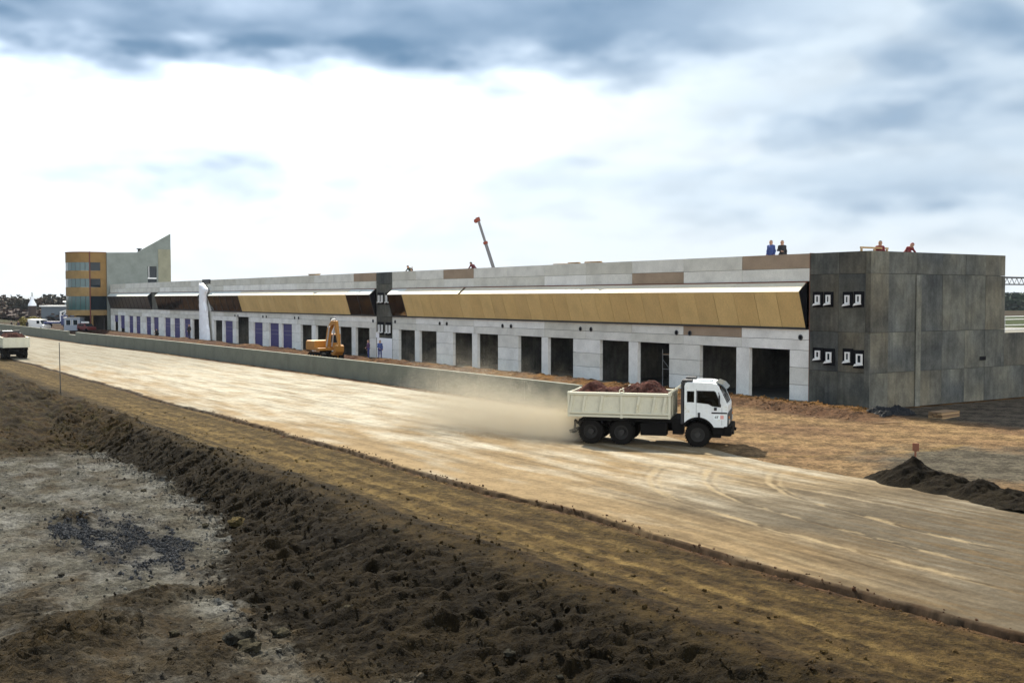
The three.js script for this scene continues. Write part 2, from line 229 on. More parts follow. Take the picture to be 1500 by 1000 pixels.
function groundHeight(x, z) {
  const cz = crestZ(x), tz = toeZ(x);
  let h;
  if (z < cz) {
    h = -0.085 + 0.03 * fbm(x * 0.25, z * 0.7, 3) + 0.02 * fbm(x * 1.7, z * 2.2, 3) - ras(RAS.d, x, z) + 0.1 * ss(1.1, 0, cz - z) * (0.6 + 0.5 * fbm(x * 0.8, z, 2));
    if (z < trackNear(x) + 0.6 && z > trackFar(x) - 0.25) h = mix(h, -0.28, ss(trackNear(x) + 0.25, trackNear(x) - 0.1, z) * ss(trackFar(x) - 0.25, trackFar(x) + 0.35, z));
    if (z <= trackFar(x) + 0.4) {
      h = mix(h, -0.03 + 0.05 * fbm(x * 0.3, z * 0.3, 3) + 0.02 * fbm(x * 1.9, z * 1.9, 3) - ras(RAS.d, x, z) * 0.8, ss(trackFar(x) + 0.4, trackFar(x) - 0.1, z));
      // loose fill banked along the pit building, and spoil in the pit lane
      const edge = -45.9 + 0.5 * fbm(x * 0.35, 4, 3);
      h += (0.34 + 0.16 * fbm(x * 0.6, z * 0.6, 3) + 0.1 * fbm(x * 2.2, z * 2.2, 3)) * ss(edge + 0.7, edge - 0.5, z) * ss(-35.2, -38.5, x) * ss(-49.3, -47.6, z + 0 * x);
      if (x < -47 && z > -49.5) { const lane = ss(-36.6, -38.4, z) * ss(-49.2, -47.4, z); h += lane * Math.max(0, 0.02 + (0.16 + 0.3 * ss(-98, -125, x)) * fbm(x * 0.11, z * 0.22 + 8, 3) + 0.14 * fbm(x * 0.8, z * 0.8, 3)); }
    }
    if (z < -49.4 && x > -39) h = mix(h, -0.02 + 0.04 * fbm(x * 0.6, z * 0.6, 2), ss(-49.4, -50.5, z));
  } else {
    const L = lowLevel(x), t = (z - cz) / (tz - cz);
    if (t < 1) {
      const s = Math.pow(ss(-0.12, 1.1, t), 0.9);
      h = mix(-0.02, L, s);
      const m = ss(0, 0.25, t) * ss(1.35, 0.7, t);
      h += m * (0.20 * fbm(x * 0.55 + z * 0.2, z * 0.5, 3) + 0.13 * fbm(x * 1.6 + z, z * 1.2 - x * 0.3, 3) + 0.075 * Math.abs(fbm(x * 3.7, z * 3.1, 3)) + 0.04 * fbm(x * 9, z * 9, 2));
    } else {
      const d = z - tz; h = L + 0.05 * fbm(x * 0.4, z * 0.4, 3) + 0.035 * fbm(x * 1.4, z * 1.7, 3) + 0.02 * fbm(x * 5, z * 6, 2);
      h += 0.045 * fbm(x * 2.6 + 5, z * 3.1, 3) + ss(0.7, 0, d) * 0.2 * Math.max(0, fbm(x * 1.9, z * 1.9, 3));
      for (const [bx, bz, br, bh] of heaps) { const q = Math.hypot(x - bx, z - bz) / br; if (q < 1) h += bh * (1 - q * q) * (0.6 + 0.9 * Math.abs(fbm(x * 1.7, z * 1.7, 3)) + 0.35 * fbm(x * 4.5, z * 4.5, 2)); }
      const rough = ss(0.05, 0.45, fbm(x * 0.35 + 9, z * 0.45 - 3, 3)); h += rough * (0.12 * Math.abs(fbm(x * 1.9, z * 2.2, 3)) + 0.06 * fbm(x * 6, z * 6, 2));
      h = mix(h, Math.max(h, h + 0.02), 1);
    }
    if (x < -52) { const m = ss(-52, -58, x); h += m * (0.3 * fbm(x * 0.16, z * 0.22, 3) + 0.16 * fbm(x * 0.6, z * 0.7, 3) + 0.1 * Math.abs(fbm(x * 1.8, z * 1.6, 3))); }
  }
  const far = Math.hypot(x, z); if (far > 420) h += ss(420, 1500, far) * 6 * (0.3 + fbm(x * 0.0012, z * 0.0012, 2)) - ss(420, 900, far) * 1.0;
  return h;
}
const cl = (a, b, t) => [mix(a[0], b[0], t), mix(a[1], b[1], t), mix(a[2], b[2], t)];
const pitGravel = [[170, 790, 5.2], [235, 800, 3.2], [110, 778, 2.2]].map(([x, y, r]) => { const p = atLevel(x, y, -1.2); return [p.x, p.z, r]; });
const C = { dark: [0.011, 0.0085, 0.0045], bank: [0.028, 0.021, 0.010], ochre: [0.055, 0.034, 0.011], shoulder: [0.085, 0.06, 0.022], straw: [0.23, 0.17, 0.072], floor: [0.105, 0.108, 0.10], floorLight: [0.195, 0.21, 0.225], floorBrown: [0.050, 0.039, 0.024], gravel: [0.034, 0.038, 0.048], sand: [0.34, 0.245, 0.14], pinkSand: [0.22, 0.145, 0.095], orange: [0.27, 0.15, 0.05], red: [0.10, 0.052, 0.038], grey: [0.12, 0.118, 0.104], field: [0.07, 0.10, 0.045], farBrown: [0.055, 0.034, 0.026] };
function groundColour(x, z) {
  const cz = crestZ(x), tz = toeZ(x), n1 = fbm(x * 0.5, z * 0.5, 4), n2 = fbm(x * 2.3, z * 2.3, 3), n3 = fbm(x * 7, z * 7, 2);
  let c;
  if (z < cz) {
    c = cl(C.shoulder, C.straw, clamp(0.22 + 0.42 * fbm(x * 0.12, z * 1.7, 4) + 0.12 * n2));
    c = cl(c, C.bank, ss(1.4, 0.0, cz - z + 0.5 * n1));
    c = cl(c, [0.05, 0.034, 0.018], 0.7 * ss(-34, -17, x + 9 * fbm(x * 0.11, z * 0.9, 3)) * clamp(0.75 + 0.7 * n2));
    c = cl(c, C.red, 0.7 * ss(trackNear(x) + 0.5, trackNear(x) + 0.05, z + 0.25 * n1));
    if (z < trackFar(x) + 0.3) {
      c = cl(C.sand, C.pinkSand, clamp(0.35 + 0.8 * wide(x, z) + 0.25 * n2));
      const gx = x + 23.5, gz = z + 37.5; c = cl(c, C.grey, 0.95 * ss(1.25, 0.55, Math.hypot(gx / 5.5, gz / 5.2) + 0.35 * n1));
      c = cl(c, C.red, 0.75 * ss(-44.2, -45.6, z + 0.6 * n1) * ss(-34, -37, x));
      c = cl(c, C.orange, ss(-46.2, -47.2, z + 0.5 * n1) * ss(-36, -38.5, x) * (0.75 + 0.3 * n2));
      if (x < -47) c = cl(cl(C.orange, C.red, clamp(0.45 + 0.8 * fbm(x * 0.13, z * 0.3, 3) + 0.5 * ss(-70, -120, x))), C.sand, clamp(0.25 * n1 + 0.35 * ss(-39.5, -36.5, z)));
      if (z > wallZ(x) - 0.3 && x < -47) c = cl(C.red, C.sand, clamp(0.35 + 0.7 * fbm(x * 0.1, z, 3)));
      if (x > -39 && z < -48.5) c = cl(c, [0.16, 0.14, 0.12], ss(-48, -50, z));  // end wall's cast shadow deepened in the ground colour
      if (z < -64) c = cl(c, C.field, ss(-64, -80, z) * ss(-300, -100, x));
    }
    const m = ras(RAS.b, x, z); c = m > 0 ? cl(c, C.straw, Math.min(0.9, m * 2.0)) : cl(c, [c[0] * 0.5, c[1] * 0.46, c[2] * 0.42], -m * 1.4);
  } else {
    const t = (z - cz) / (tz - cz);
    const bank = cl(C.dark, C.bank, clamp(0.42 + 0.5 * n1 + 0.3 * n2 + 0.2 * n3));
    const f0 = cl(C.floor, C.floorLight, clamp(0.35 + 0.9 * fbm(x * 0.28 + 4, z * 0.5, 5) + 0.3 * n3 + 0.4 * n2 + 0.3 * ss(-5, -1, z + 0.15 * (x + 40)) ));
    let f = cl(f0, C.floorBrown, clamp(1.1 * fbm(x * 0.33 - 7, z * 0.42 + 2, 4) + 0.1 + 0.75 * ss(-31, -21, x + 2.5 * n1) + 0.4 * n2 + 0.2 * n3));
    for (const [gx, gz, r] of pitGravel) f = cl(f, C.gravel, 0.8 * ss(1.1, 0.4, Math.hypot((x - gx) / r, (z - gz) / (r * 0.3)) + 0.7 * fbm(x * 0.45, z * 1.3, 3) * -1 + 0.2 * n2));
    for (const [bx, bz, br] of heaps) f = cl(f, C.bank, 0.85 * ss(1.05, 0.55, Math.hypot(x - bx, z - bz) / br + 0.4 * n2));
    c = cl(bank, f, ss(0.94, 1.0, t + 0.13 * n2 + 0.07 * n3 + 0.08 * n1));
    const mound = ss(-52.5, -56.5, x + 1.5 * n1); c = cl(c, cl(cl(C.bank, C.ochre, clamp(0.35 + 0.8 * n1 + 0.3 * n2)), [0.075, 0.065, 0.02], clamp(0.8 * fbm(x * 0.9, z * 1.3, 3))), mound);
    c = cl(c, C.shoulder, 0.5 * ss(0.18, 0, t + 0.1 * n2));
  }
  const far = Math.hypot(x, z);
  if (far > 150) c = cl(c, z > -48 || x < -230 ? cl(C.farBrown, C.field, clamp(0.3 + fbm(x * 0.006, z * 0.012, 3))) : C.field, ss(150, 300, far) * (z > -36 && x > -300 ? ss(-16, -10, z) : 1));
  const v = 0.70 * (1 + 0.12 * n3); return [c[0] * v, c[1] * v * 0.92, c[2] * v * 0.80];
}
function axis(list, lo, hi, grow = 1.12) { const a = []; for (const [s, e, d] of list) { const n = Math.round((e - s) / d); for (let i = 0; i < n; i++) a.push(s + (e - s) * i / n); } a.push(list[list.length - 1][1]); let d = list[0][2]; while (a[0] > lo) { d *= grow; a.unshift(a[0] - d); } d = list[list.length - 1][2]; while (a[a.length - 1] < hi) { d *= grow; a.push(a[a.length - 1] + d); } return a; }
function gridMesh(xs, zs, fy, fc, uvs = 1) {
  const nx = xs.length, nz = zs.length, P = new Float32Array(nx * nz * 3), Cc = new Float32Array(nx * nz * 3), U = new Float32Array(nx * nz * 2), I = new Uint32Array((nx - 1) * (nz - 1) * 6);
  let k = 0; for (let j = 0; j < nz; j++) for (let i = 0; i < nx; i++, k++) { const x = xs[i], z = typeof zs[j] === 'function' ? zs[j](x) : zs[j], c = fc(x, z); P[k * 3] = x; P[k * 3 + 1] = fy(x, z, j); P[k * 3 + 2] = z; Cc.set(c, k * 3); U[k * 2] = x * uvs; U[k * 2 + 1] = z * uvs; }
  k = 0; for (let j = 0; j < nz - 1; j++) for (let i = 0; i < nx - 1; i++) { const a = j * nx + i; I[k++] = a; I[k++] = a + nx; I[k++] = a + 1; I[k++] = a + 1; I[k++] = a + nx; I[k++] = a + nx + 1; }
  const g = new THREE.BufferGeometry(); g.setAttribute('position', new THREE.BufferAttribute(P, 3)); g.setAttribute('color', new THREE.BufferAttribute(Cc, 3)); g.setAttribute('uv', new THREE.BufferAttribute(U, 2)); g.setIndex(new THREE.BufferAttribute(I, 1)); g.computeVertexNormals(); return g;
}
{
  const xs = axis([[-120, -80, 0.3], [-80, -58, 0.16], [-58, -9, 0.085]], -2600, 900, 1.11), zs = axis([[-64, -50, 0.4], [-50, -36, 0.16], [-36, -19.2, 0.3], [-19.2, -5.5, 0.085], [-5.5, -1, 0.15]], -2600, 900, 1.13);
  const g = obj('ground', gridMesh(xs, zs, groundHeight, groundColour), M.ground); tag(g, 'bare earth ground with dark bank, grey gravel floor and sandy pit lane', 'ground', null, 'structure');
  const tx = axis([[-130, -75, 0.3], [-75, -8, 0.085]], -420, 40, 1.1), T = []; const nT = 190; T.push(x => trackNear(x) + 0.10); for (let j = 0; j <= nT; j++) { const t = j / nT; T.push(x => mix(trackNear(x), trackFar(x), t)); } T.push(x => trackFar(x) - 0.15);
  const th = (x, z, j) => j === 0 ? -0.3 : j === nT + 2 ? -0.3 : 0.012 * fbm(x * 0.4, z * 0.7, 3) + 0.007 * fbm(x * 2.5, z * 2.5, 2) - ras(RAS.d, x, z) * 0.7 + (j === 1 ? -0.05 : 0);
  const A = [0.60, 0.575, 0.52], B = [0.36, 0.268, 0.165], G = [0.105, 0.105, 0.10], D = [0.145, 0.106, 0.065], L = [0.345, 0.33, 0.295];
  const tc = (x, z) => {
    const n1 = fbm(x * 0.13, z * 0.5, 4), n2 = fbm(x * 0.16, z * 2.1, 4), n3 = fbm(x * 6, z * 6, 2);
    let c = cl(A, B, clamp(0.45 + 0.8 * n1 + 0.55 * ss(-62, -30, x) + 0.45 * ss(-24.5, -19.5, z) - 0.3));
    c = cl(c, L, 0.8 * ss(-85, -120, x + 14 * n1));
    c = cl(c, D, clamp(0.26 * n2 + 0.5 * fbm(x * 0.045 + 9, z * 0.7, 3) + 0.06 + 0.06 * fbm(x * 0.9, z * 0.9, 3)));
    c = cl(c, G, 0.95 * clamp(ss(-29, -19, x + 0.5 * (z + 25) + 4 * n1) + 0.3 * n2) * mix(ss(-20.2, -23, z + 0.6 * n1 + 0.08 * (x + 20)), 1, ss(-19, -13, x + 2 * n2)));  // grey gravel, with vignette fall-off towards the near right painted into the tone
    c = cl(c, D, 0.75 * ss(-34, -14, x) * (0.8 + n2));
    c = cl(c, [0.055, 0.033, 0.022], 0.85 * ss(0.16, 0.02, trackNear(x) - z - 0.12 * n2));
    const m = ras(RAS.b, x, z); c = m > 0 ? cl(c, [0.46, 0.37, 0.25], Math.min(0.95, m * 2.8)) : cl(c, [c[0] * 0.45, c[1] * 0.4, c[2] * 0.36], Math.min(1, -m * 2.2));
    const v = 0.73 * (1 + 0.05 * n3); return [c[0] * v, c[1] * v * 0.97, c[2] * v * 0.87];
  };
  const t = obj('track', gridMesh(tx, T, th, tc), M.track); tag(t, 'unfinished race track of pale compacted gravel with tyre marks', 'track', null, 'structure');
}

// ------------------------------------------------------------------ pit building
const ZF = -49.55, ZB = -62.2, TOP = 8.8, SILL = 4.37, HEAD = 7.15, XE = -39.33, XS = -43.62, XL = -211;
const doors = [[-45.1, -48.4, 'o'], [-49.5, -52.8, 'o'], [-55.8, -59.1, 'o'], [-60.1, -63.4, 'o'], [-66.7, -70, 'o'], [-70.9, -74.2, 'o'], [-77.3, -80.6, 'o'], [-81.5, -84.8, 'o'], [-87.8, -91.1, 'o'], [-92, -95.3, 'o'],
  [-101.8, -105.1, 'o'], [-106.1, -109.4, 'o'], [-112.4, -115.6, 'o'], [-116.8, -120, 'o'], [-122.7, -125.9, 'p'], [-126.9, -130.1, 'p'], [-132.4, -135.6, 'p'], [-137.4, -142.1, 'b'], [-143.6, -147, 'p'], [-147.9, -151.3, 'o'],
  [-158.2, -161.3, 'o'], [-162.3, -165.6, 'p'], [-167.6, -170.9, 'p'], [-172.6, -176, 'p'], [-179.3, -182.5, 'h', 0.95], [-183.8, -187, 'p'], [-190.4, -193.5, 'p'], [-195.1, -198.2, 'p'], [-200.9, -204.2, 'h', 0.8], [-205.6, -208.6, 'h', 1.9]];
const stairs = [[-96.65, -100.3], [-152.4, -156.5]];
const DT = 3.12;
{
  const b = thing('pit_building', 'long pale concrete pit building with garage doors and tan boarded overhang', 'building');
  const rw = rng(91), pick = () => M.wall[Math.floor(rw() * 3.4) % 4], GAP = 0.012;
  const panel = (x0, x1, y0, y1, m, nm = 'wall_panel', z0 = ZF - 0.28, z1 = ZF) => obj(nm, box(Math.min(x0, x1) + GAP, Math.max(x0, x1) - GAP, y0 + GAP, y1 - GAP, z0, z1 + (rw() - 0.5) * 0.006), m || pick(), b);
  // ground storey: piers and lintels between the openings
  const cuts = [...doors.map(d => [d[0], d[1], d[2] === 'b' ? 3.74 : DT]), ...stairs.map(s => [s[0], s[1], 99])].sort((a, c) => c[0] - a[0]);
  let x = XS;
  for (const [a, c, top] of [...cuts, [XL, XL, 99]]) {
    if (x - a > 0.1) {
      const w = x - a, n = Math.max(1, Math.round(w / 3.2));
      if (w > 1.3) for (let i = 0; i < n; i++) { const q0 = x - w * i / n, q1 = x - w * (i + 1) / n; panel(q0, q1, 0.02, 1.08, M.wall[1]); panel(q0, q1, 1.08, 2.1, M.wall[rw() < 0.3 ? 0 : 1]); panel(q0, q1, 2.1, DT, M.wall[rw() < 0.4 ? 0 : 1]); }
      else panel(x, a, 0.02, DT, M.wall[1], 'pier');
    }
    x = c;
  }
  // band above the doors, in bays
  const bays = [[XS, -49.05], [-49.05, -54.4], [-54.4, -59.75], [-59.75, -65.1], [-65.1, -70.5], [-70.5, -75.9], [-75.9, -81.2], [-81.2, -86.5], [-86.5, -91.8], [-91.8, -96.65]];
  for (let k = 0; k < 10; k++) { const s = -100.3 - k * 5.21; bays.push([s, s - 5.21]); }
  for (let k = 0; k < 10; k++) { const s = -156.5 - k * 5.45; bays.push([s, s - 5.45]); }
  bays.forEach(([a, c], i) => {
    const big = a > -142.2 && c < -137.3 || (a > -142.1 && a < -137.4) || (c > -142.1 && c < -137.4);
    if (big) { const p0 = Math.max(c, -142.1), p1 = Math.min(a, -137.4); if (a > p1 + 0.05) panel(a, p1, DT, 3.74); if (p0 > c + 0.05) panel(p0, c, DT, 3.74); } else panel(a, c, DT, 3.74, i === 0 ? M.wall[1] : undefined);
    panel(a, c, 3.74, SILL - 0.02, i === 1 ? M.brownPanel : i === 0 ? M.wall[1] : undefined);
    panel(a, c, HEAD + 0.02, 7.93, i === 2 ? M.brownPanel : i < 2 ? M.wall[0] : undefined, 'parapet_panel');
    const br = i === 0 || i === 7 || i === 10;
    panel(a, c, 7.93, TOP, br ? M.brownPanel : [M.wall[2], M.wall[3], M.wall[0]][Math.floor(rw() * 3)], 'parapet_panel');
    // round vents, two about each bay joint
    if (i % 2 === 0 || true) for (const vx of (i === 0 ? [-44.25] : i % 2 === 0 && i < 10 ? [a + 0.65, a - 0.65] : i === 9 ? [-96.0] : i >= 10 && i < 20 && i % 2 === 0 ? [a - 0.6 + (i > 10 ? 0 : 0), ...(i > 10 ? [a + 0.6] : [])] : [])) {
      const g = new THREE.TorusGeometry(0.15, 0.03, 6, 16); g.translate(vx, 3.88, ZF + 0.03); const d = new THREE.CylinderGeometry(0.145, 0.145, 0.05, 16); d.rotateX(Math.PI / 2); d.translate(vx, 3.88, ZF + 0.01); const v = obj('round_vent', d, M.black, b); obj('rim', g, M.steel, v);
    }
  });
  // grey slab strip between the window bands at the far end
  panel(-179.2, -183.1, SILL + 0.02, HEAD - 0.02, M.conc[0]);
  obj('plinth', box(XL, XS - 0.02, -0.3, 0.16, ZF + 0.02, ZF + 1.15), M.conc[0], b);
  obj('ground_floor_slab', box(XL, XS, -0.3, 0.015, ZB, ZF - 0.29), M.inside, b);
  obj('upper_floor_slab', box(XL + 0.05, XS - 0.05, 3.9, 4.25, ZB + 0.3, ZF - 0.3), M.inside, b);
  obj('roof', box(XL + 0.05, XS - 0.05, 7.6, 7.9, ZB + 0.3, ZF - 0.3), M.inside, b);
  obj('rear_wall', box(XL, XS, 0.02, TOP - 0.02, ZB, ZB + 0.28), M.inside, b);
  obj('end_wall', box(XL, XL + 0.28, 0.02, TOP - 0.02, ZB + 0.29, ZF - 0.29), M.inside, b);
  for (const px of [-54.3, -65.05, -75.7, -86.3, -96.1, -100.8, -111, -121.3, -131.2, -136.4, -142.8, -151.9, -157, -166.6, -177.6, -188.6, -199.4]) obj('partition', box(px - 0.12, px + 0.12, 0.02, 3.89, ZB + 0.29, ZF - 0.3), M.inside, b);
  // doors
  for (const [a, c, t, open] of doors) {
    if (t === 'p' || t === 'h') {
      const y0 = t === 'h' ? open : 0.05, d = obj('roller_door', Array.from({ length: Math.ceil((DT - y0) / 0.26) }, (_, i) => box(c + 0.03, a - 0.03, y0 + i * 0.26 + 0.006, Math.min(DT, y0 + (i + 1) * 0.26) - 0.006, ZF - 0.26, ZF - 0.2)), M.purple, b);
      if (t === 'p') for (const yy of [1.72, 2.2]) obj('vision_strip', box(c + 0.3, a - 0.3, yy, yy + 0.12, ZF - 0.2, ZF - 0.185), M.purpleStrip, d);
    }
  }
  // overhang: lit top strip, tilted boards or panes, end cheeks, beams
  const zl = -48.88, yl = 6.53, yb = SILL + 0.06, zb = ZF + 0.05;
  const slope = (x0, x1, m, nm, th = 0.03, off = 0) => { // tilted sheet from the lip down to the wall
    const g = new THREE.BoxGeometry(Math.abs(x1 - x0), Math.hypot(yl - yb, zl - zb), th), uv = g.attributes.uv; for (let i = 0; i < uv.count; i++) uv.setXY(i, uv.getX(i) * Math.abs(x1 - x0) + x0 * 0.37, uv.getY(i) * 2.3 + x0 * 0.2);
    g.rotateX(Math.atan2(zl - zb, yl - yb)); g.translate((x0 + x1) / 2, (yl + yb) / 2, (zl + zb) / 2 + off); return obj(nm, g, m, b);
  };
  const cap = (x0, x1, m) => { const g = new THREE.BoxGeometry(Math.abs(x1 - x0), 0.05, Math.hypot(HEAD - yl, ZF + 0.03 - zl)); g.rotateX(Math.atan2(HEAD - 0.06 - yl, zl - ZF - 0.03)); g.translate((x0 + x1) / 2, (HEAD - 0.06 + yl) / 2 + 0.03, (ZF + 0.03 + zl) / 2); return obj('canopy_top', g, m, b); };
  const cheek = xx => { const g = prism([[ZF + 0.03, HEAD - 0.12], [zl - 0.03, yl - 0.02], [zb, yb], [ZF + 0.03, yb]], 0, 0.05); g.rotateY(-Math.PI / 2); g.translate(xx, 0, 0); obj('end_cheek', g, M.black, b); };
  const run = (x0, x1, spans) => {
    cheek(x0); cheek(x1 + 0.05);
    obj('bottom_beam', box(x1, x0, SILL - 0.02, SILL + 0.1, ZF + 0.002, ZF + 0.14), M.darkFrame, b);
    obj('top_flashing', box(x1, x0, HEAD - 0.07, HEAD + 0.012, ZF + 0.004, ZF + 0.09), M.rust, b);
    for (const [a, c, kind] of spans) {
      const w = kind === 'b' ? 1.76 : kind === 'd' ? 2.4 : 2.75, n = Math.max(1, Math.round((a - c) / w));
      for (let i = 0; i < n; i++) {
        const q0 = a - (a - c) * i / n, q1 = a - (a - c) * (i + 1) / n, j = (rw() - 0.5) * 0.012;
        if (kind === 'b') { slope(q1 + 0.008, q0 - 0.008 - 0.02 * rw(), M.osb[Math.floor(rw() * 4)], 'board', 0.03, j); }
        else { slope(q1 + 0.05, q0 - 0.05, kind === 'd' ? M.brownGlass : M.glass, 'window_pane', 0.012, 0); slope(q0 - 0.05, q0 + 0.03, M.darkFrame, 'mullion', 0.08, 0.0); }
      }
      const nt = Math.max(1, Math.round((a - c) / (kind === 'b' ? 5.3 : 2.75)));
      for (let i = 0; i < nt; i++) { const q0 = a - (a - c) * i / nt, q1 = a - (a - c) * (i + 1) / nt; cap(q1 + (kind === 'b' ? 0.01 : 0.09), q0 - (Math.abs(q0 + 82) < 2 ? 0.4 : 0.01), kind === 'b' ? M.canopyTop : M.canopyGrey); }
    }
  };
  run(-43.8, -96.6, [[-43.85, -93.4, 'b'], [-93.4, -96.5, 'g']]);
  run(-100.35, -152.3, [[-100.4, -106.2, 'g'], [-106.2, -139.6, 'b'], [-139.6, -152.25, 'g']]);
  run(-156.55, -179.1, [[-156.6, -179.05, 'g']]);
  run(-183.2, -210.9, [[-183.25, -210.85, 'd']]);
  // raw concrete stair bay with window pairs
  const win = (parent, x0, x1, y0, y1, z, mb = M.black) => {
    const w = obj('window', box(x0, x1, y0, y1, z, z + 0.035), mb, parent), mx = (x0 + x1) / 2, ww = (x1 - x0) * 0.22, hh = (y1 - y0) * 0.27, my = (y0 + y1) / 2 + 0.02;
    obj('frame', [box(mx - ww, mx - ww + 0.08, my - hh, my + hh, z + 0.036, z + 0.12), box(mx + ww - 0.08, mx + ww, my - hh, my + hh, z + 0.036, z + 0.12), box(mx - ww + 0.081, mx + ww - 0.081, my + hh - 0.08, my + hh, z + 0.036, z + 0.118), box(mx - ww + 0.081, mx + ww - 0.081, my - hh, my - hh + 0.08, z + 0.036, z + 0.118)], M.white, w);
    obj('pane', box(mx - ww + 0.082, mx + ww - 0.082, my - hh + 0.081, my + hh - 0.081, z + 0.037, z + 0.07), M.darkGlass, w);
    obj('sill', prism([[mx - ww - 0.13, my - hh - 0.14], [mx + ww + 0.02, my - hh - 0.07], [mx + ww + 0.02, my - hh - 0.005], [mx - ww - 0.02, my - hh - 0.005]], z + 0.036, z + 0.2), M.white, w);
  };
  b.userData.win = undefined; globalThis.makeWindow = win;
  const [s0, s1] = stairs[0];
  for (const [y0, y1, k] of [[0.02, 4.35, 2], [4.35, 7.6, 0], [7.6, TOP, 3]]) panel(s0 - 0.02, s1 + 0.02, y0, y1, M.conc[k], 'concrete_panel', ZF - 0.3, ZF - 0.06);
  for (const [wx0, wx1] of [[-99.95, -98.55], [-98.2, -96.9]]) for (const [y0, y1] of [[5.55, 6.75], [2.5, 3.8]]) for (let k = 0; k < 2; k++) { const q = (wx1 - wx0) / 2; win(b, wx0 + k * q, wx0 + (k + 1) * q - 0.03, y0, y1, ZF - 0.055); }
  obj('cover_sheet', [box(s1 + 0.3, s0 - 0.05, 0.2, 2.2, ZF + 0.0, ZF + 0.03), box(s1 + 0.05, s1 + 0.75, 2.21, 2.75, ZF, ZF + 0.028)], M.plastic, b);
  const [w0, w1] = stairs[1];
  for (const [y0, y1, k] of [[0.02, 4.35, 1], [4.35, 7.6, 0], [7.6, TOP, 1]]) panel(w0 - 0.02, w1 + 0.02, y0, y1, M.wall[k + 1], 'concrete_panel', ZF - 0.3, ZF - 0.06);
  obj('flue', box(w1 + 0.35, w0 - 0.5, TOP - 0.55, TOP + 0.08, ZF - 0.05, ZF + 0.12), M.darkFrame, b);
}
// white plastic wrapped round the second stair bay
{
  const prof = table([[0, 2.1], [1.6, 2.0], [2.4, 1.75], [4.2, 1.6], [5.5, 1.25], [6.3, 1.35], [7.3, 1.75], [7.7, 1.2], [8.25, 0.6]]), n = 46, m = 60, P = [], U = [], I = [];
  for (let j = 0; j <= m; j++) for (let i = 0; i <= n; i++) { const y = 8.25 * j / m, a = i / n * 2 * Math.PI, hw = prof(y), cx = -156.1 + hw, f = 1 + 0.05 * Math.sin(a * 9 + y * 1.3 + 2 * fbm(y * 0.6, a, 2)); P.push(cx + hw * Math.cos(a) * f, y + 0.17, ZF + 0.46 + 0.36 * Math.sin(a) * f * Math.min(1, hw) + 0.05 * fbm(y * 1.3, a * 2, 2)); U.push(i / n, y / 8); }
  for (let j = 0; j < m; j++) for (let i = 0; i < n; i++) { const a = j * (n + 1) + i; I.push(a, a + n + 1, a + 1, a + 1, a + n + 1, a + n + 2); }
  const g = new THREE.BufferGeometry(); g.setAttribute('position', new THREE.Float32BufferAttribute(P, 3)); g.setAttribute('uv', new THREE.Float32BufferAttribute(U, 2)); g.setIndex(I); g.computeVertexNormals();
  M.plasticD = M.plastic.clone(); M.plasticD.side = THREE.DoubleSide;
  tag(obj('plastic_wrap', g, M.plasticD), 'tall white plastic sheeting bundled from ground to roof on the long building', 'plastic sheet');
}
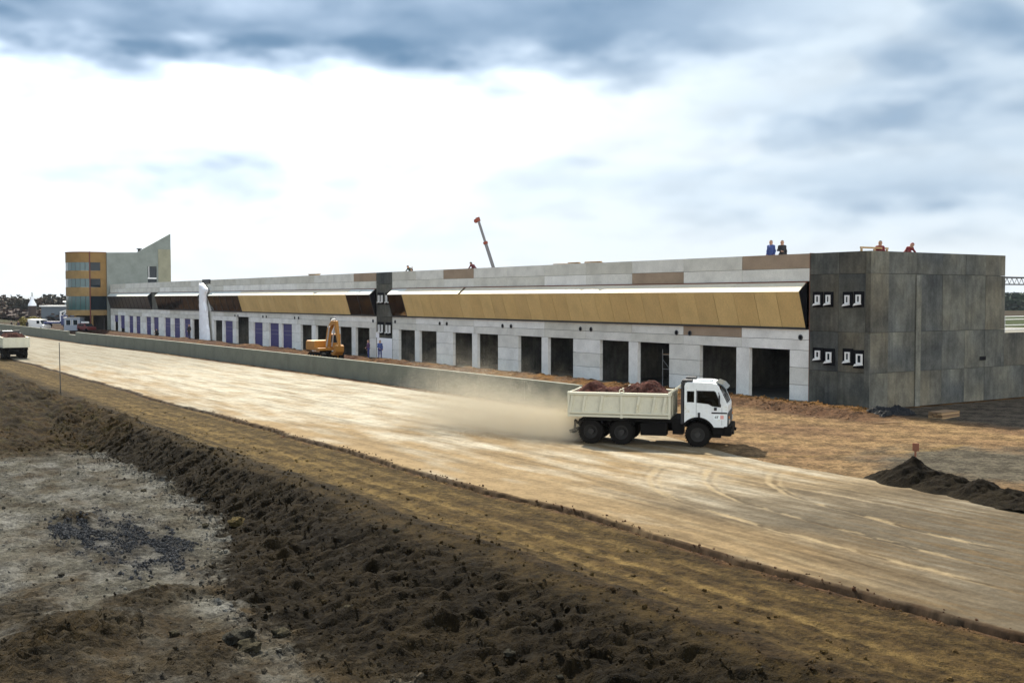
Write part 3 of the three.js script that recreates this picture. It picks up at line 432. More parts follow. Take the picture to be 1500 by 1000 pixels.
// ------------------------------------------------------------------ raw concrete end block with its low wing
{
  const b = thing('concrete_end_block', 'raw dark grey concrete block at end of the long building', 'building'); const rw = rng(17), GAP = 0.009;
  const pc = (g) => obj('concrete_panel', g, M.conc[Math.floor(rw() * 4)], b);
  const rows = [[0, 2.02], [2.02, 4.28], [4.28, 7.55], [7.55, TOP]];
  const colsF = [XS, -41.5, XE - 0.302];
  rows.forEach(([y0, y1]) => { for (let i = 0; i < 2; i++) pc(box(colsF[i] + GAP, colsF[i + 1] - GAP, y0 + GAP, y1 - GAP, ZF - 0.3, ZF + (rw() - 0.5) * 0.01)); });
  const colsE = [ZF, -51.1, -53.6, -56.0, -58.2, -60.2, ZB];
  rows.forEach(([y0, y1], r) => { for (let i = 0; i < 6; i++) { if (r > 1 && i === 1 && false) continue; pc(box(XE - 0.3, XE + (rw() - 0.5) * 0.012 + (i === 0 ? 0.03 : 0), y0 + GAP, y1 - GAP, colsE[i] - GAP, colsE[i + 1] + GAP)); } });
  obj('pilaster', box(XE + 0.012, XE + 0.07, 0, 7.5, -53.95, -53.5), M.pilaster, b); obj('corner_strip', box(XE - 0.32, XE + 0.06, 0, 4.2, ZF + 0.012, ZF + 0.05), M.pilaster, b);
  obj('backing_wall', [box(XS + 0.02, XE - 0.32, 0, TOP - 0.05, ZF - 0.5, ZF - 0.31), box(XE - 0.5, XE - 0.31, 0, TOP - 0.05, ZB + 0.02, ZF - 0.51)], M.inside, b);
  obj('rear_wall', box(XS + 0.02, XE - 0.51, 0, TOP - 0.05, ZB - 0.02, ZB + 0.26), M.inside, b);
  obj('party_wall', box(XS - 0.012, XS + 0.012, 0.03, TOP + 0.015, ZF - 1.2, ZF + 0.012), M.rust, b);
  obj('roof', box(XS + 0.03, XE - 0.52, 7.6, 7.9, ZB + 0.28, ZF - 0.52), M.inside, b);
  const win = globalThis.makeWindow;
  for (const [x0, x1, y0, y1] of [[-43.33, -42.6, 5.66, 6.55], [-42.52, -41.86, 5.68, 6.55], [-41.18, -40.5, 5.64, 6.54], [-40.42, -39.72, 5.68, 6.56], [-43.3, -42.53, 2.5, 3.33], [-42.5, -41.7, 2.34, 3.31], [-41.14, -40.42, 2.42, 3.36], [-40.4, -39.5, 2.28, 3.3]]) win(b, x0, x1, y0, y1, ZF + 0.012);
  obj('vent_opening', box(XE + 0.01, XE + 0.03, 2.45, 2.68, -60.3, -59.7), M.black, b);
  const w = thing('concrete_wing', 'low raw concrete wing running back from the tall end block', 'building');
  const cw = [ZB - 0.03, -64.4, -67, -70, -73, -76]; for (let i = 0; i < 5; i++) for (const [y0, y1] of [[0, 2.02], [2.02, 4.07]]) obj('concrete_panel', box(XE - 0.34, XE - 0.03 + (rw() - 0.5) * 0.01, y0 + GAP, y1 - GAP, cw[i] - GAP, cw[i + 1] + GAP), M.conc[Math.floor(rw() * 4)], w);
  obj('wing_roof', box(XE - 8, XE - 0.35, 3.75, 4.02, -76, ZB - 0.03), M.inside, w); obj('wing_rear_wall', box(XE - 8.3, XE - 8.01, 0, 4.02, -76, ZB - 0.03), M.inside, w);
  const rl = thing('roof_railing', 'pale metal railing along roof edge of the low concrete wing', 'railing', [0, 4.07, 0]);
  for (const y of [0.98, 0.8, 0.45, 0.2]) obj('rail', bar([XE - 0.2, y, ZB - 0.3], [XE - 0.2, y, -75.8], 0.024, 6), M.white, rl);
  for (let k = 0; k < 7; k++) obj('post', bar([XE - 0.2, 0, ZB - 0.35 - k * 2.2], [XE - 0.2, 1.0, ZB - 0.35 - k * 2.2], 0.025, 6), M.galv, rl);
  const gd = thing('lattice_girder', 'dark lattice girder spanning out behind the tall end block', 'girder', [0, 7.0, 0]);
  obj('chord', box(XE - 0.5, XE - 0.38, 0.42, 0.52, -77, ZB - 0.02), M.darkFrame, gd); obj('chord', box(XE - 0.5, XE - 0.38, 0, 0.08, -77, ZB - 0.02), M.steel, gd);
  for (let k = 0; k < 28; k++) { const z = ZB - 0.1 - k * 0.52; obj('web_bar', bar([XE - 0.44, 0.06, z], [XE - 0.44, 0.44, z - 0.26], 0.02, 5), M.steel, gd); obj('web_bar', bar([XE - 0.44, 0.44, z - 0.26], [XE - 0.44, 0.06, z - 0.52], 0.02, 5), M.steel, gd); }
  obj('support_post', box(XE - 0.55, XE - 0.33, -7.0, 0, -76.9, -76.65), M.steel, gd);
}
// ------------------------------------------------------------------ control tower at the far end
{
  const t = thing('control_tower', 'four storey tower with curved yellow front and pointed grey rear wall', 'building'), XA = -213.2, XB = -222, ZT = -49.4, ZR = -61.3, RT = 14.75;
  const side = prism([[ZR, 0], [ZT, 0], [ZT, RT], [-54.9, RT + 0.15], [ZR, 18.65]], 0, 0.35, 0, [[[-58.6, 9.0], [-56.9, 9.0], [-56.9, 12.3], [-58.6, 12.3]]]); side.rotateY(-Math.PI / 2); side.translate(XA + 0.35, 0, 0); { const uv = side.attributes.uv; }
  obj('side_wall', side, M.greyTower, t);
  obj('fin_panel', box(XA + 0.36, XA + 0.42, 8.4, 15.6, ZR, -58.9), M.finTower, t);
  { const w = obj('window', box(XA + 0.05, XA + 0.12, 9, 12.3, -58.6, -56.9), M.darkGlass, t); obj('frame', [box(XA + 0.13, XA + 0.3, 9.9, 10.15, -58.6, -56.9), box(XA + 0.13, XA + 0.29, 10.16, 12.3, -57.2, -57.1)], M.white, w); }
  obj('rear_block', [box(XB, XA, 0, RT - 0.3, ZR, ZR + 0.3), box(XB, XB + 0.3, 0, RT - 0.3, ZR + 0.31, ZT), box(XB + 0.31, XA - 0.01, RT - 0.5, RT - 0.2, ZR + 0.31, ZT)], M.greyTower, t);
    obj('chimney', [bar([XA - 0.5, RT, -55.6], [XA - 0.5, RT + 0.8, -55.6], 0.3, 10), bar([XA - 0.5, RT + 0.8, -55.6], [XA - 0.5, RT + 0.95, -55.6], 0.5, 10)], M.darkFrame, t);
  // bow front: flat flank then a half ellipse; storey bands
  const plan = (off = 0) => { const p = [[XA - off, ZT], [XA - off, ZT + 2.9]]; const cx = (XA + XB) / 2, rx = (XA - XB) / 2 - off, rz = 3.4 - off; for (let i = 1; i <= 20; i++) { const a = Math.PI * i / 20; p.push([cx + rx * Math.cos(a), ZT + 2.9 + rz * Math.sin(a)]); } p.push([XB + off, ZT]); return p; };
  const ring = (y0, y1, off, th = 0.3) => { const o = plan(off), inn = plan(off + th).reverse(); inn[0] = [inn[0][0], ZT]; const g = prism([...o, ...inn].map(p => [p[0], -p[1]]), 0, y1 - y0); g.rotateX(-Math.PI / 2); g.translate(0, y0, 0); return g; };
  const disc = (y0, y1, off) => { const g = prism(plan(off).map(p => [p[0], -p[1]]), 0, y1 - y0); g.rotateX(-Math.PI / 2); g.translate(0, y0, 0); return g; };
  for (const [y0, y1, m] of [[12.9, 14.7, M.yellowTower], [9.85, 11.35, M.creamTower], [6.6, 8.25, M.creamTower], [3.0, 4.0, M.creamTower]]) obj('spandrel_band', ring(y0, y1, 0), m, t);
  for (const [y0, y1] of [[11.36, 12.89], [8.26, 9.84], [4.01, 6.59]]) {
    const cx = (XA + XB) / 2, rx = (XA - XB) / 2 - 0.1, rz = 3.3;
    for (let i = 0; i < 12; i++) { const a0 = Math.PI * i / 12, a1 = Math.PI * (i + 1) / 12; const p0 = [cx + rx * Math.cos(a0), ZT + 2.9 + rz * Math.sin(a0)], p1 = [cx + rx * Math.cos(a1), ZT + 2.9 + rz * Math.sin(a1)]; obj('window_pane', beam([p0[0] * 0.985 + p1[0] * 0.015, (y0 + y1) / 2, p0[1] * 0.985 + p1[1] * 0.015], [p1[0] * 0.985 + p0[0] * 0.015, (y0 + y1) / 2, p1[1] * 0.985 + p0[1] * 0.015], 0.05, y1 - y0), M.tealGlass, t); obj('mullion', bar([p0[0], y0, p0[1]], [p0[0], y1, p0[1]], 0.05, 5), M.darkFrame, t); }
    const top = y0 > 8; obj('window_pane', box(XA - 0.15, XA - 0.08, y0, y1, ZT + (top ? 1.1 : 0.05), ZT + 2.88), M.darkGlass, t); if (top) obj('flank_panel', box(XA - 0.3, XA - 0.01, y0, y1, ZT, ZT + 1.09), M.yellowTower, t);
  }
  obj('flank_band', [box(XA + 0.002, XA + 0.03, 12.9, 14.69, ZT + 0.02, ZT + 2.86), box(XA + 0.002, XA + 0.03, 9.86, 11.34, ZT + 0.02, ZT + 2.86), box(XA + 0.002, XA + 0.03, 6.7, 8.24, ZT + 0.02, ZT + 2.86)], M.yellowTower, t);
  obj('downpipe', bar([XA + 0.06, 0, ZT + 3.0], [XA + 0.06, 14.9, ZT + 3.0], 0.09, 8), M.red, t);
  for (const [y0, y1] of [[14.71, 14.85], [3.6, 3.95], [7.5, 7.8], [10.6, 10.9]]) obj('floor_slab', disc(y0, y1, y0 > 14 ? -0.06 : 0.32), y0 > 14 ? M.rust : M.inside, t);
  obj('ground_storey', [box(XB + 1, XA - 1.6, 0, 3.0, ZT, ZT + 0.3), box(XB + 1, XB + 1.3, 0, 3.0, ZT + 0.31, ZT + 4)], M.darkFrame, t);
  for (const [px, pz] of [[XA - 0.3, ZT + 2.6], [XA - 2.2, ZT + 5.2], [XA - 5, ZT + 5.8]]) obj('column', bar([px, 0, pz], [px, 3.0, pz], 0.2, 10), M.creamTower, t);
}
// ------------------------------------------------------------------ pit wall
{
  const t = thing('pit_wall', 'long low grey concrete wall between track and pit lane', 'wall');
  const xs = []; for (let x = -47.8; x > -420; x -= 5.2) xs.push(x);
  for (let i = 0; i < xs.length - 1; i++) {
    const x0 = xs[i] - 0.012, x1 = xs[i + 1] + 0.012, z0 = wallZ(x0), z1 = wallZ(x1), gapHere = x0 < -160 && x0 > -166;
    const L = Math.hypot(x1 - x0, z1 - z0), g = box(0, L, -0.35, gapHere ? 1.0 : 1.43, -0.17, 0.17); g.rotateY(Math.atan2(z1 - z0, x0 - x1) + Math.PI); g.translate(x0, 0, z0); obj('wall_panel', g, M.pit, t);
  }
}
// ------------------------------------------------------------------ dump trucks (local: x forward, y up, z to the right)
function wheelAt(t, x, z, r, wd, twin, outward) {
  const w = new THREE.Group(); w.name = 'wheel'; w.position.set(x, r, z); t.add(w);
  const tyre = [], one = zc => { const p = [[r * 0.56, -wd / 2], [r * 0.9, -wd / 2], [r * 0.98, -wd * 0.38], [r, -wd * 0.2], [r, wd * 0.2], [r * 0.98, wd * 0.38], [r * 0.9, wd / 2], [r * 0.56, wd / 2]].map(q => new THREE.Vector2(...q)); const g = new THREE.LatheGeometry(p, 36); g.rotateX(Math.PI / 2); g.translate(0, 0, zc); return g; };
  tyre.push(one(0)); if (twin) tyre.push(one(-outward * (wd + 0.05)));
  for (let k = 0; k < 30; k++) { const g = new THREE.BoxGeometry(0.05, 0.03, wd * 0.85); g.translate(0, r + 0.004, 0); g.rotateZ(k / 30 * 2 * Math.PI); tyre.push(g); }
  obj('tyre', tyre, M.tyre, w);
  const d = outward * (twin ? -0.12 : 0.02), rim = [new THREE.CylinderGeometry(r * 0.56, r * 0.5, 0.05, 24).rotateX(Math.PI / 2).translate(0, 0, d), new THREE.TorusGeometry(r * 0.55, 0.018, 6, 28).translate(0, 0, outward * wd * 0.46)];
  obj('rim', rim, M.rim, w);
  const hub = [new THREE.CylinderGeometry(0.12, 0.15, 0.16, 16).rotateX(Math.PI / 2).translate(0, 0, d + outward * 0.08)]; for (let k = 0; k < 8; k++) hub.push(new THREE.CylinderGeometry(0.017, 0.017, 0.05, 6).rotateX(Math.PI / 2).translate(0.2 * Math.cos(k * Math.PI / 4), 0.2 * Math.sin(k * Math.PI / 4), d + outward * 0.04));
  obj('hub', hub, M.rim, w);
}
function makeTruck(label, group) {
  const t = thing('dump_truck', label, 'truck', [0, 0, 0], 0, group), W2 = 1.2;
  // chassis
  obj('chassis', [rbox(-5.1, 1.05, 0.78, 1.0, -0.48, -0.38), rbox(-5.1, 1.05, 0.78, 1.0, 0.38, 0.48), rbox(-5.1, -5.0, 0.7, 1.0, -0.8, 0.8), rbox(-2.4, -1.3, 0.42, 0.95, 0.5, 1.12, 0.05), rbox(-2.3, -1.2, 0.45, 0.95, -1.12, -0.5, 0.05), rbox(-0.6, 1.0, 0.75, 1.05, -0.4, 0.4), rbox(-4.9, -3.0, 0.95, 1.2, -0.5, 0.5), rbox(-4.7, -2.9, 1.0, 1.13, -1.2, 1.2, 0.04), rbox(-1.05, -0.6, 0.5, 1.0, 0.5, 1.1, 0.04), bar([-3.2, 0.5, -1], [-3.2, 0.5, 1], 0.09), bar([-4.52, 0.5, -1], [-4.52, 0.5, 1], 0.09), bar([0, 0.5, -1], [0, 0.5, 1], 0.08), rbox(-2.9, -0.6, 0.98, 1.16, -1.1, 1.1, 0.03)], M.chassis, t);
  obj('tow_bar', [bar([-5.05, 0.75, 0.7], [-5.3, 0.95, 0.75], 0.06), bar([-5.05, 0.62, 0.75], [-5.5, 0.45, 0.8], 0.07), bar([-5.25, 0.95, 0.75], [-5.3, 0.5, 0.78], 0.05), rbox(-5.35, -5.2, 0.42, 0.52, -1.1, 1.1, 0.03)], M.chassis, t);
  for (const s of [-1, 1]) { wheelAt(t, 0, s * 0.98, 0.52, 0.31, false, s); wheelAt(t, -3.2, s * 0.99, 0.52, 0.29, true, s); wheelAt(t, -4.52, s * 0.99, 0.52, 0.29, true, s); obj('mudguard', [-3.2, -4.52].map(c => prism([...arc(c, 0.55, 0.66, 150, 30, 10), ...arc(c, 0.55, 0.62, 30, 150, 10)], s > 0 ? 0.62 : -1.18, s > 0 ? 1.18 : -0.62)), M.chassis, t); }
  // tipping body
  const by0 = 1.24, by1 = 2.2, bx0 = -5.5, bx1 = -1.12;
  obj('bed_floor', rbox(bx0, bx1, by0 - 0.08, by0 + 0.02, -1.2, 1.2, 0.01), M.bedPaint, t);
  for (const s of [-1, 1]) {
    const z = s * W2, sd = obj('bed_side', [box(bx0 + 0.05, bx1 - 0.05, by0 + 0.03, by1 - 0.1, z - 0.02, z + 0.02), rbox(bx0, bx1, by1 - 0.12, by1, z - 0.1, z + 0.1, 0.03), rbox(bx0, bx1, by0 - 0.09, by0 + 0.0, z - 0.06, z + 0.06, 0.02), rbox(bx0, bx1, by0 + 0.05, by0 + 0.14, z - 0.09, z + 0.09, 0.02)], M.bedPaint, t);
    const rib = (x, w, dz) => { const g = prism([[x - w / 2 - 0.09, by0 + 0.12], [x + w / 2 - 0.09, by0 + 0.12], [x + w / 2 + 0.02, by1 - 0.13], [x - w / 2 + 0.02, by1 - 0.13]], s > 0 ? z + 0.015 : z - dz, s > 0 ? z + dz : z - 0.015); obj('rib', g, M.bedPaint, sd); };
    for (let k = 1; k < 3; k++) { rib(mix(bx0, -3.25, k / 3 + 0.0), 0.1, 0.1); rib(mix(-3.1, bx1, k / 3), 0.1, 0.1); } rib(bx0 + 0.2, 0.1, 0.1); rib(bx1 - 0.22, 0.1, 0.1);
    obj('post', [rbox(-3.24, -3.12, by0 - 0.12, by1 + 0.03, z - 0.075, z + 0.075, 0.02), rbox(bx0, bx0 + 0.1, by0 - 0.1, by1 + 0.02, z - 0.07, z + 0.07, 0.02), rbox(bx1 - 0.1, bx1, by0 - 0.1, by1 + 0.06, z - 0.07, z + 0.07, 0.02)], M.bedPaint, sd);
    obj('latch_ring', new THREE.TorusGeometry(0.09, 0.022, 6, 16).translate(-3.18, by1 + 0.06, z), M.bedPaint, sd);
    obj('guard_rail', beam([bx1 - 0.05, by1 + 0.02, z * 0.97], [-0.62, 2.62, z * 0.92], 0.06, 0.08), M.bedPaint, t);
  }
  obj('headboard', [box(bx1 - 0.06, bx1, by0, by1 + 0.02, -1.17, 1.17), rbox(bx1 - 0.08, bx1 + 0.04, by1 - 0.1, by1 + 0.06, -1.16, 1.16, 0.02), ...[-0.7, 0, 0.7].map(z => rbox(bx1, bx1 + 0.06, by0, by1 - 0.11, z - 0.05, z + 0.05, 0.02))], M.bedPaint, t);
  obj('tailgate', [box(bx0, bx0 + 0.05, by0, by1 - 0.02, -1.13, 1.13), ...[-0.75, 0, 0.75].map(z => rbox(bx0 - 0.05, bx0, by0 + 0.05, by1 - 0.05, z - 0.05, z + 0.05, 0.02))], M.bedPaint, t);
  // soil heap
  { const nx = 70, nz = 36, g = gridMesh(Array.from({ length: nx }, (_, i) => mix(bx0 + 0.06, bx1 - 0.07, i / (nx - 1))), Array.from({ length: nz }, (_, i) => mix(-1.17, 1.17, i / (nz - 1))), (x, z) => { const u = (x - bx0) / (bx1 - bx0), e = Math.min(1, (1.2 - Math.abs(z)) * 1.6) * ss(0, 0.22, u) * ss(1, 0.78, u); return by1 - 0.12 + e * (0.34 + 0.17 * Math.sin(u * 9 + 0.7) + 0.15 * fbm(x * 1.5, z * 1.5, 3)) + 0.05 * fbm(x * 6, z * 6, 2); }, () => [1, 1, 1]); g.deleteAttribute('color'); t.userData.heap = undefined; obj('soil_load', g, M.loadSoil, t); }
  // cab
  const out = [...arc(0, 0.52, 0.72, 141, 27, 14), [1.17, 0.85], [1.2, 0.9], [1.215, 1.72], [1.18, 1.84], [0.86, 2.53], [0.76, 2.63], [0.5, 2.69], [-0.42, 2.70], [-0.52, 2.66], [-0.56, 2.55]];
  const rearWin = [[-0.44, 1.88], [-0.16, 1.88], [-0.16, 2.32], [-0.44, 2.32]], doorWin = [[-0.02, 1.86], [0.42, 1.82], [0.6, 1.73], [0.92, 1.70], [0.93, 1.78], [0.72, 2.3], [0.66, 2.34], [-0.02, 2.34]];
  for (const s of [-1, 1]) {
    const z0 = s > 0 ? 1.1 : -1.16, z1 = z0 + 0.06, zo = s * 1.16;
    const sd = obj('cab_side', prism(out, z0, z1, 0.015, [rearWin, doorWin]), M.cabPaint, t);
    obj('door_seam', [box(-0.07, -0.06, 1.25, 2.42, zo - 0.004, zo + 0.004), box(0.98, 0.99, 0.95, 1.66, zo - 0.004, zo + 0.004)], M.cabDark, sd);
    obj('window_seal', [rearWin, doorWin].map(p => { const c = p.reduce((a, q) => [a[0] + q[0] / p.length, a[1] + q[1] / p.length], [0, 0]); return prism(p.map(q => [c[0] + (q[0] - c[0]) * 1.06, c[1] + (q[1] - c[1]) * 1.06]), zo - 0.006, zo + 0.006, 0, [p.map(q => [c[0] + (q[0] - c[0]) * 0.97, c[1] + (q[1] - c[1]) * 0.97])]); }), M.cabDark, sd);
    obj('side_window', prism(doorWin, zo - s * 0.035 - 0.004, zo - s * 0.035 + 0.004), M.cabGlass, sd); obj('rear_side_window', prism(rearWin, zo - s * 0.035 - 0.004, zo - s * 0.035 + 0.004), M.cabGlass, sd);
    obj('door_handle', rbox(0.0, 0.1, 1.25, 1.45, zo - 0.01, zo + 0.03, 0.01), M.cabDark, sd);
    obj('trim_strip', [rbox(0.56, 1.2, 1.42, 1.48, zo - 0.01, zo + 0.02, 0.01), rbox(0.66, 0.78, 1.55, 1.68, zo - 0.01, zo + 0.03, 0.02)], M.cabDark, sd);
    obj('wheel_arch', prism([...arc(0, 0.52, 0.74, 158, 20, 14), ...arc(0, 0.52, 0.66, 20, 158, 14)], s > 0 ? 0.75 : -1.19, s > 0 ? 1.19 : -0.75), M.chassis, t);
    obj('mirror', [rbox(0.86, 0.92, 1.78, 2.2, s * 1.33 - 0.09, s * 1.33 + 0.09, 0.03), bar([0.85, 2.3, s * 1.16], [0.9, 2.15, s * 1.33], 0.014, 6), bar([0.9, 1.72, s * 1.16], [0.9, 1.85, s * 1.33], 0.014, 6)], M.cabDark, t);
    obj('step', [rbox(0.45, 0.95, 0.42, 0.5, s > 0 ? 0.95 : -1.15, s > 0 ? 1.15 : -0.95, 0.02), rbox(0.62, 1.12, 0.5, 0.86, s > 0 ? 0.9 : -1.14, s > 0 ? 1.14 : -0.9, 0.04)], M.chassis, t);
  }
  obj('cab_roof', prism([[-0.56, 2.55], [-0.52, 2.66], [-0.42, 2.70], [0.5, 2.69], [0.76, 2.63], [0.86, 2.53], [0.82, 2.5], [0.73, 2.59], [0.48, 2.64], [-0.42, 2.65], [-0.5, 2.6], [-0.52, 2.52]], -1.098, 1.098), M.cabPaint, t);
  obj('roof_hatch', rbox(-0.1, 0.5, 2.69, 2.75, -0.5, 0.5, 0.03), M.cabPaint, t);
  obj('cab_back', [rbox(-0.6, -0.53, 1.0, 2.62, -1.09, 1.09, 0.02), rbox(-0.7, -0.6, 0.95, 2.72, -1.1, 1.18, 0.02), rbox(-0.68, -0.25, 2.68, 2.79, -1.1, -0.6, 0.03), rbox(-0.68, -0.25, 2.70, 2.79, 0.55, 1.12, 0.03)], M.cabDark, t);
  obj('cab_floor', [box(-0.5, 1.15, 1.28, 1.34, -1.09, 1.09), box(0.85, 1.14, 1.35, 1.72, -1.09, 1.09), rbox(-0.42, -0.3, 1.35, 2.2, 0.2, 0.85, 0.05), rbox(-0.4, 0.15, 1.35, 1.62, 0.2, 0.85, 0.05), rbox(-0.42, -0.3, 1.35, 2.2, -0.85, -0.2, 0.05), rbox(-0.4, 0.15, 1.35, 1.62, -0.85, -0.2, 0.05)], M.cabDark, t);
  obj('steering_wheel', new THREE.TorusGeometry(0.23, 0.02, 6, 20).rotateY(Math.PI / 2).rotateZ(0.7).translate(0.62, 1.78, -0.5), M.cabDark, t);
  obj('windscreen', prism([[1.175, 1.84], [0.855, 2.53], [0.845, 2.525], [1.165, 1.835]], -1.09, 1.09), M.cabGlass, t);
  obj('front_panel', [prism([[1.2, 0.88], [1.225, 1.72], [1.19, 1.84], [1.15, 1.83], [1.16, 1.72], [1.15, 0.88]], -1.098, 1.098, 0.01)], M.cabPaint, t);
  obj('wiper', [bar([1.21, 1.83, 0.2], [1.03, 2.2, 0.75], 0.012, 5), bar([1.21, 1.83, -0.4], [1.03, 2.2, 0.15], 0.012, 5)], M.cabDark, t);
  const gr = obj('grille', [rbox(1.2, 1.26, 0.95, 1.46, -1.15, 1.15, 0.02), ...[0, 1, 2, 3].map(k => rbox(1.25, 1.275, 1.0 + k * 0.11, 1.06 + k * 0.11, -0.72, 0.72, 0.01))], M.grille, t);
  for (const s of [-1, 1]) { obj('headlight', rbox(1.25, 1.29, 1.0, 1.18, s * 0.92 - 0.14, s * 0.92 + 0.14, 0.03), M.lamp, gr); obj('indicator', rbox(1.25, 1.285, 1.22, 1.32, s * 1.02 - 0.08, s * 1.02 + 0.08, 0.02), M.amber, gr); }
  obj('bumper', [rbox(1.05, 1.38, 0.5, 0.9, -1.2, 1.2, 0.06), rbox(1.3, 1.46, 0.55, 0.66, -0.9, -0.6, 0.03), rbox(1.3, 1.46, 0.55, 0.66, 0.6, 0.9, 0.03), rbox(1.2, 1.42, 0.8, 0.95, 0.95, 1.2, 0.03)], M.chassis, t);
  { const pts = []; const g = prism([[0.72, 2.72], [0.98, 2.62], [1.16, 2.42], [1.14, 2.40], [0.96, 2.58], [0.72, 2.68]], -1.02, 1.02); obj('sun_visor', g, M.visor, t); }
  obj('air_intake', [bar([-0.64, 1.1, -0.9], [-0.64, 2.75, -0.9], 0.09, 10)], M.cabDark, t);
  // small fleet mark on the door panel
  const cv = document.createElement('canvas'); cv.width = 128; cv.height = 64; const cx = cv.getContext('2d'); cx.fillStyle = '#dfe6e6'; cx.fillRect(0, 0, 128, 64); cx.fillStyle = '#2a2a26'; cx.font = 'italic bold 44px sans-serif'; cx.fillText('4E', 8, 48); cx.fillStyle = '#d39a92'; cx.fillRect(82, 8, 44, 48);
  const ct = new THREE.CanvasTexture(cv); ct.colorSpace = THREE.SRGBColorSpace;
  const pm = new THREE.MeshStandardMaterial({ map: ct, roughness: 0.5 }); const pg = new THREE.PlaneGeometry(0.42, 0.21); pg.translate(0.86, 1.28, 1.1645); obj('fleet_mark', pg, pm, t);
  return t;
}
M.cabGlass = new THREE.MeshPhysicalMaterial({ color: lin(0.35, 0.38, 0.38), roughness: 0.05, transmission: 1, thickness: 0, ior: 1.5 });
const truck = makeTruck('white cab dump truck with cream tipping bed full of reddish soil');
const TRUCK_TURN = Math.atan2(0.66, 0.75);
{ const r = new THREE.Vector3(-33.42, 0, -31.27), side = new THREE.Vector3(0.66, 0, 0.75); truck.position.copy(r.addScaledVector(side, -1.13)); truck.rotation.y = TRUCK_TURN; }
{ const p = atLevel(41, 526).addScaledVector(RIGHT, -2.4); const t2 = dup(truck, [p.x - 5.4, 0, p.z - 1.1], Math.PI, 'cream dump truck seen from its tail on the track beyond brown mound'); }

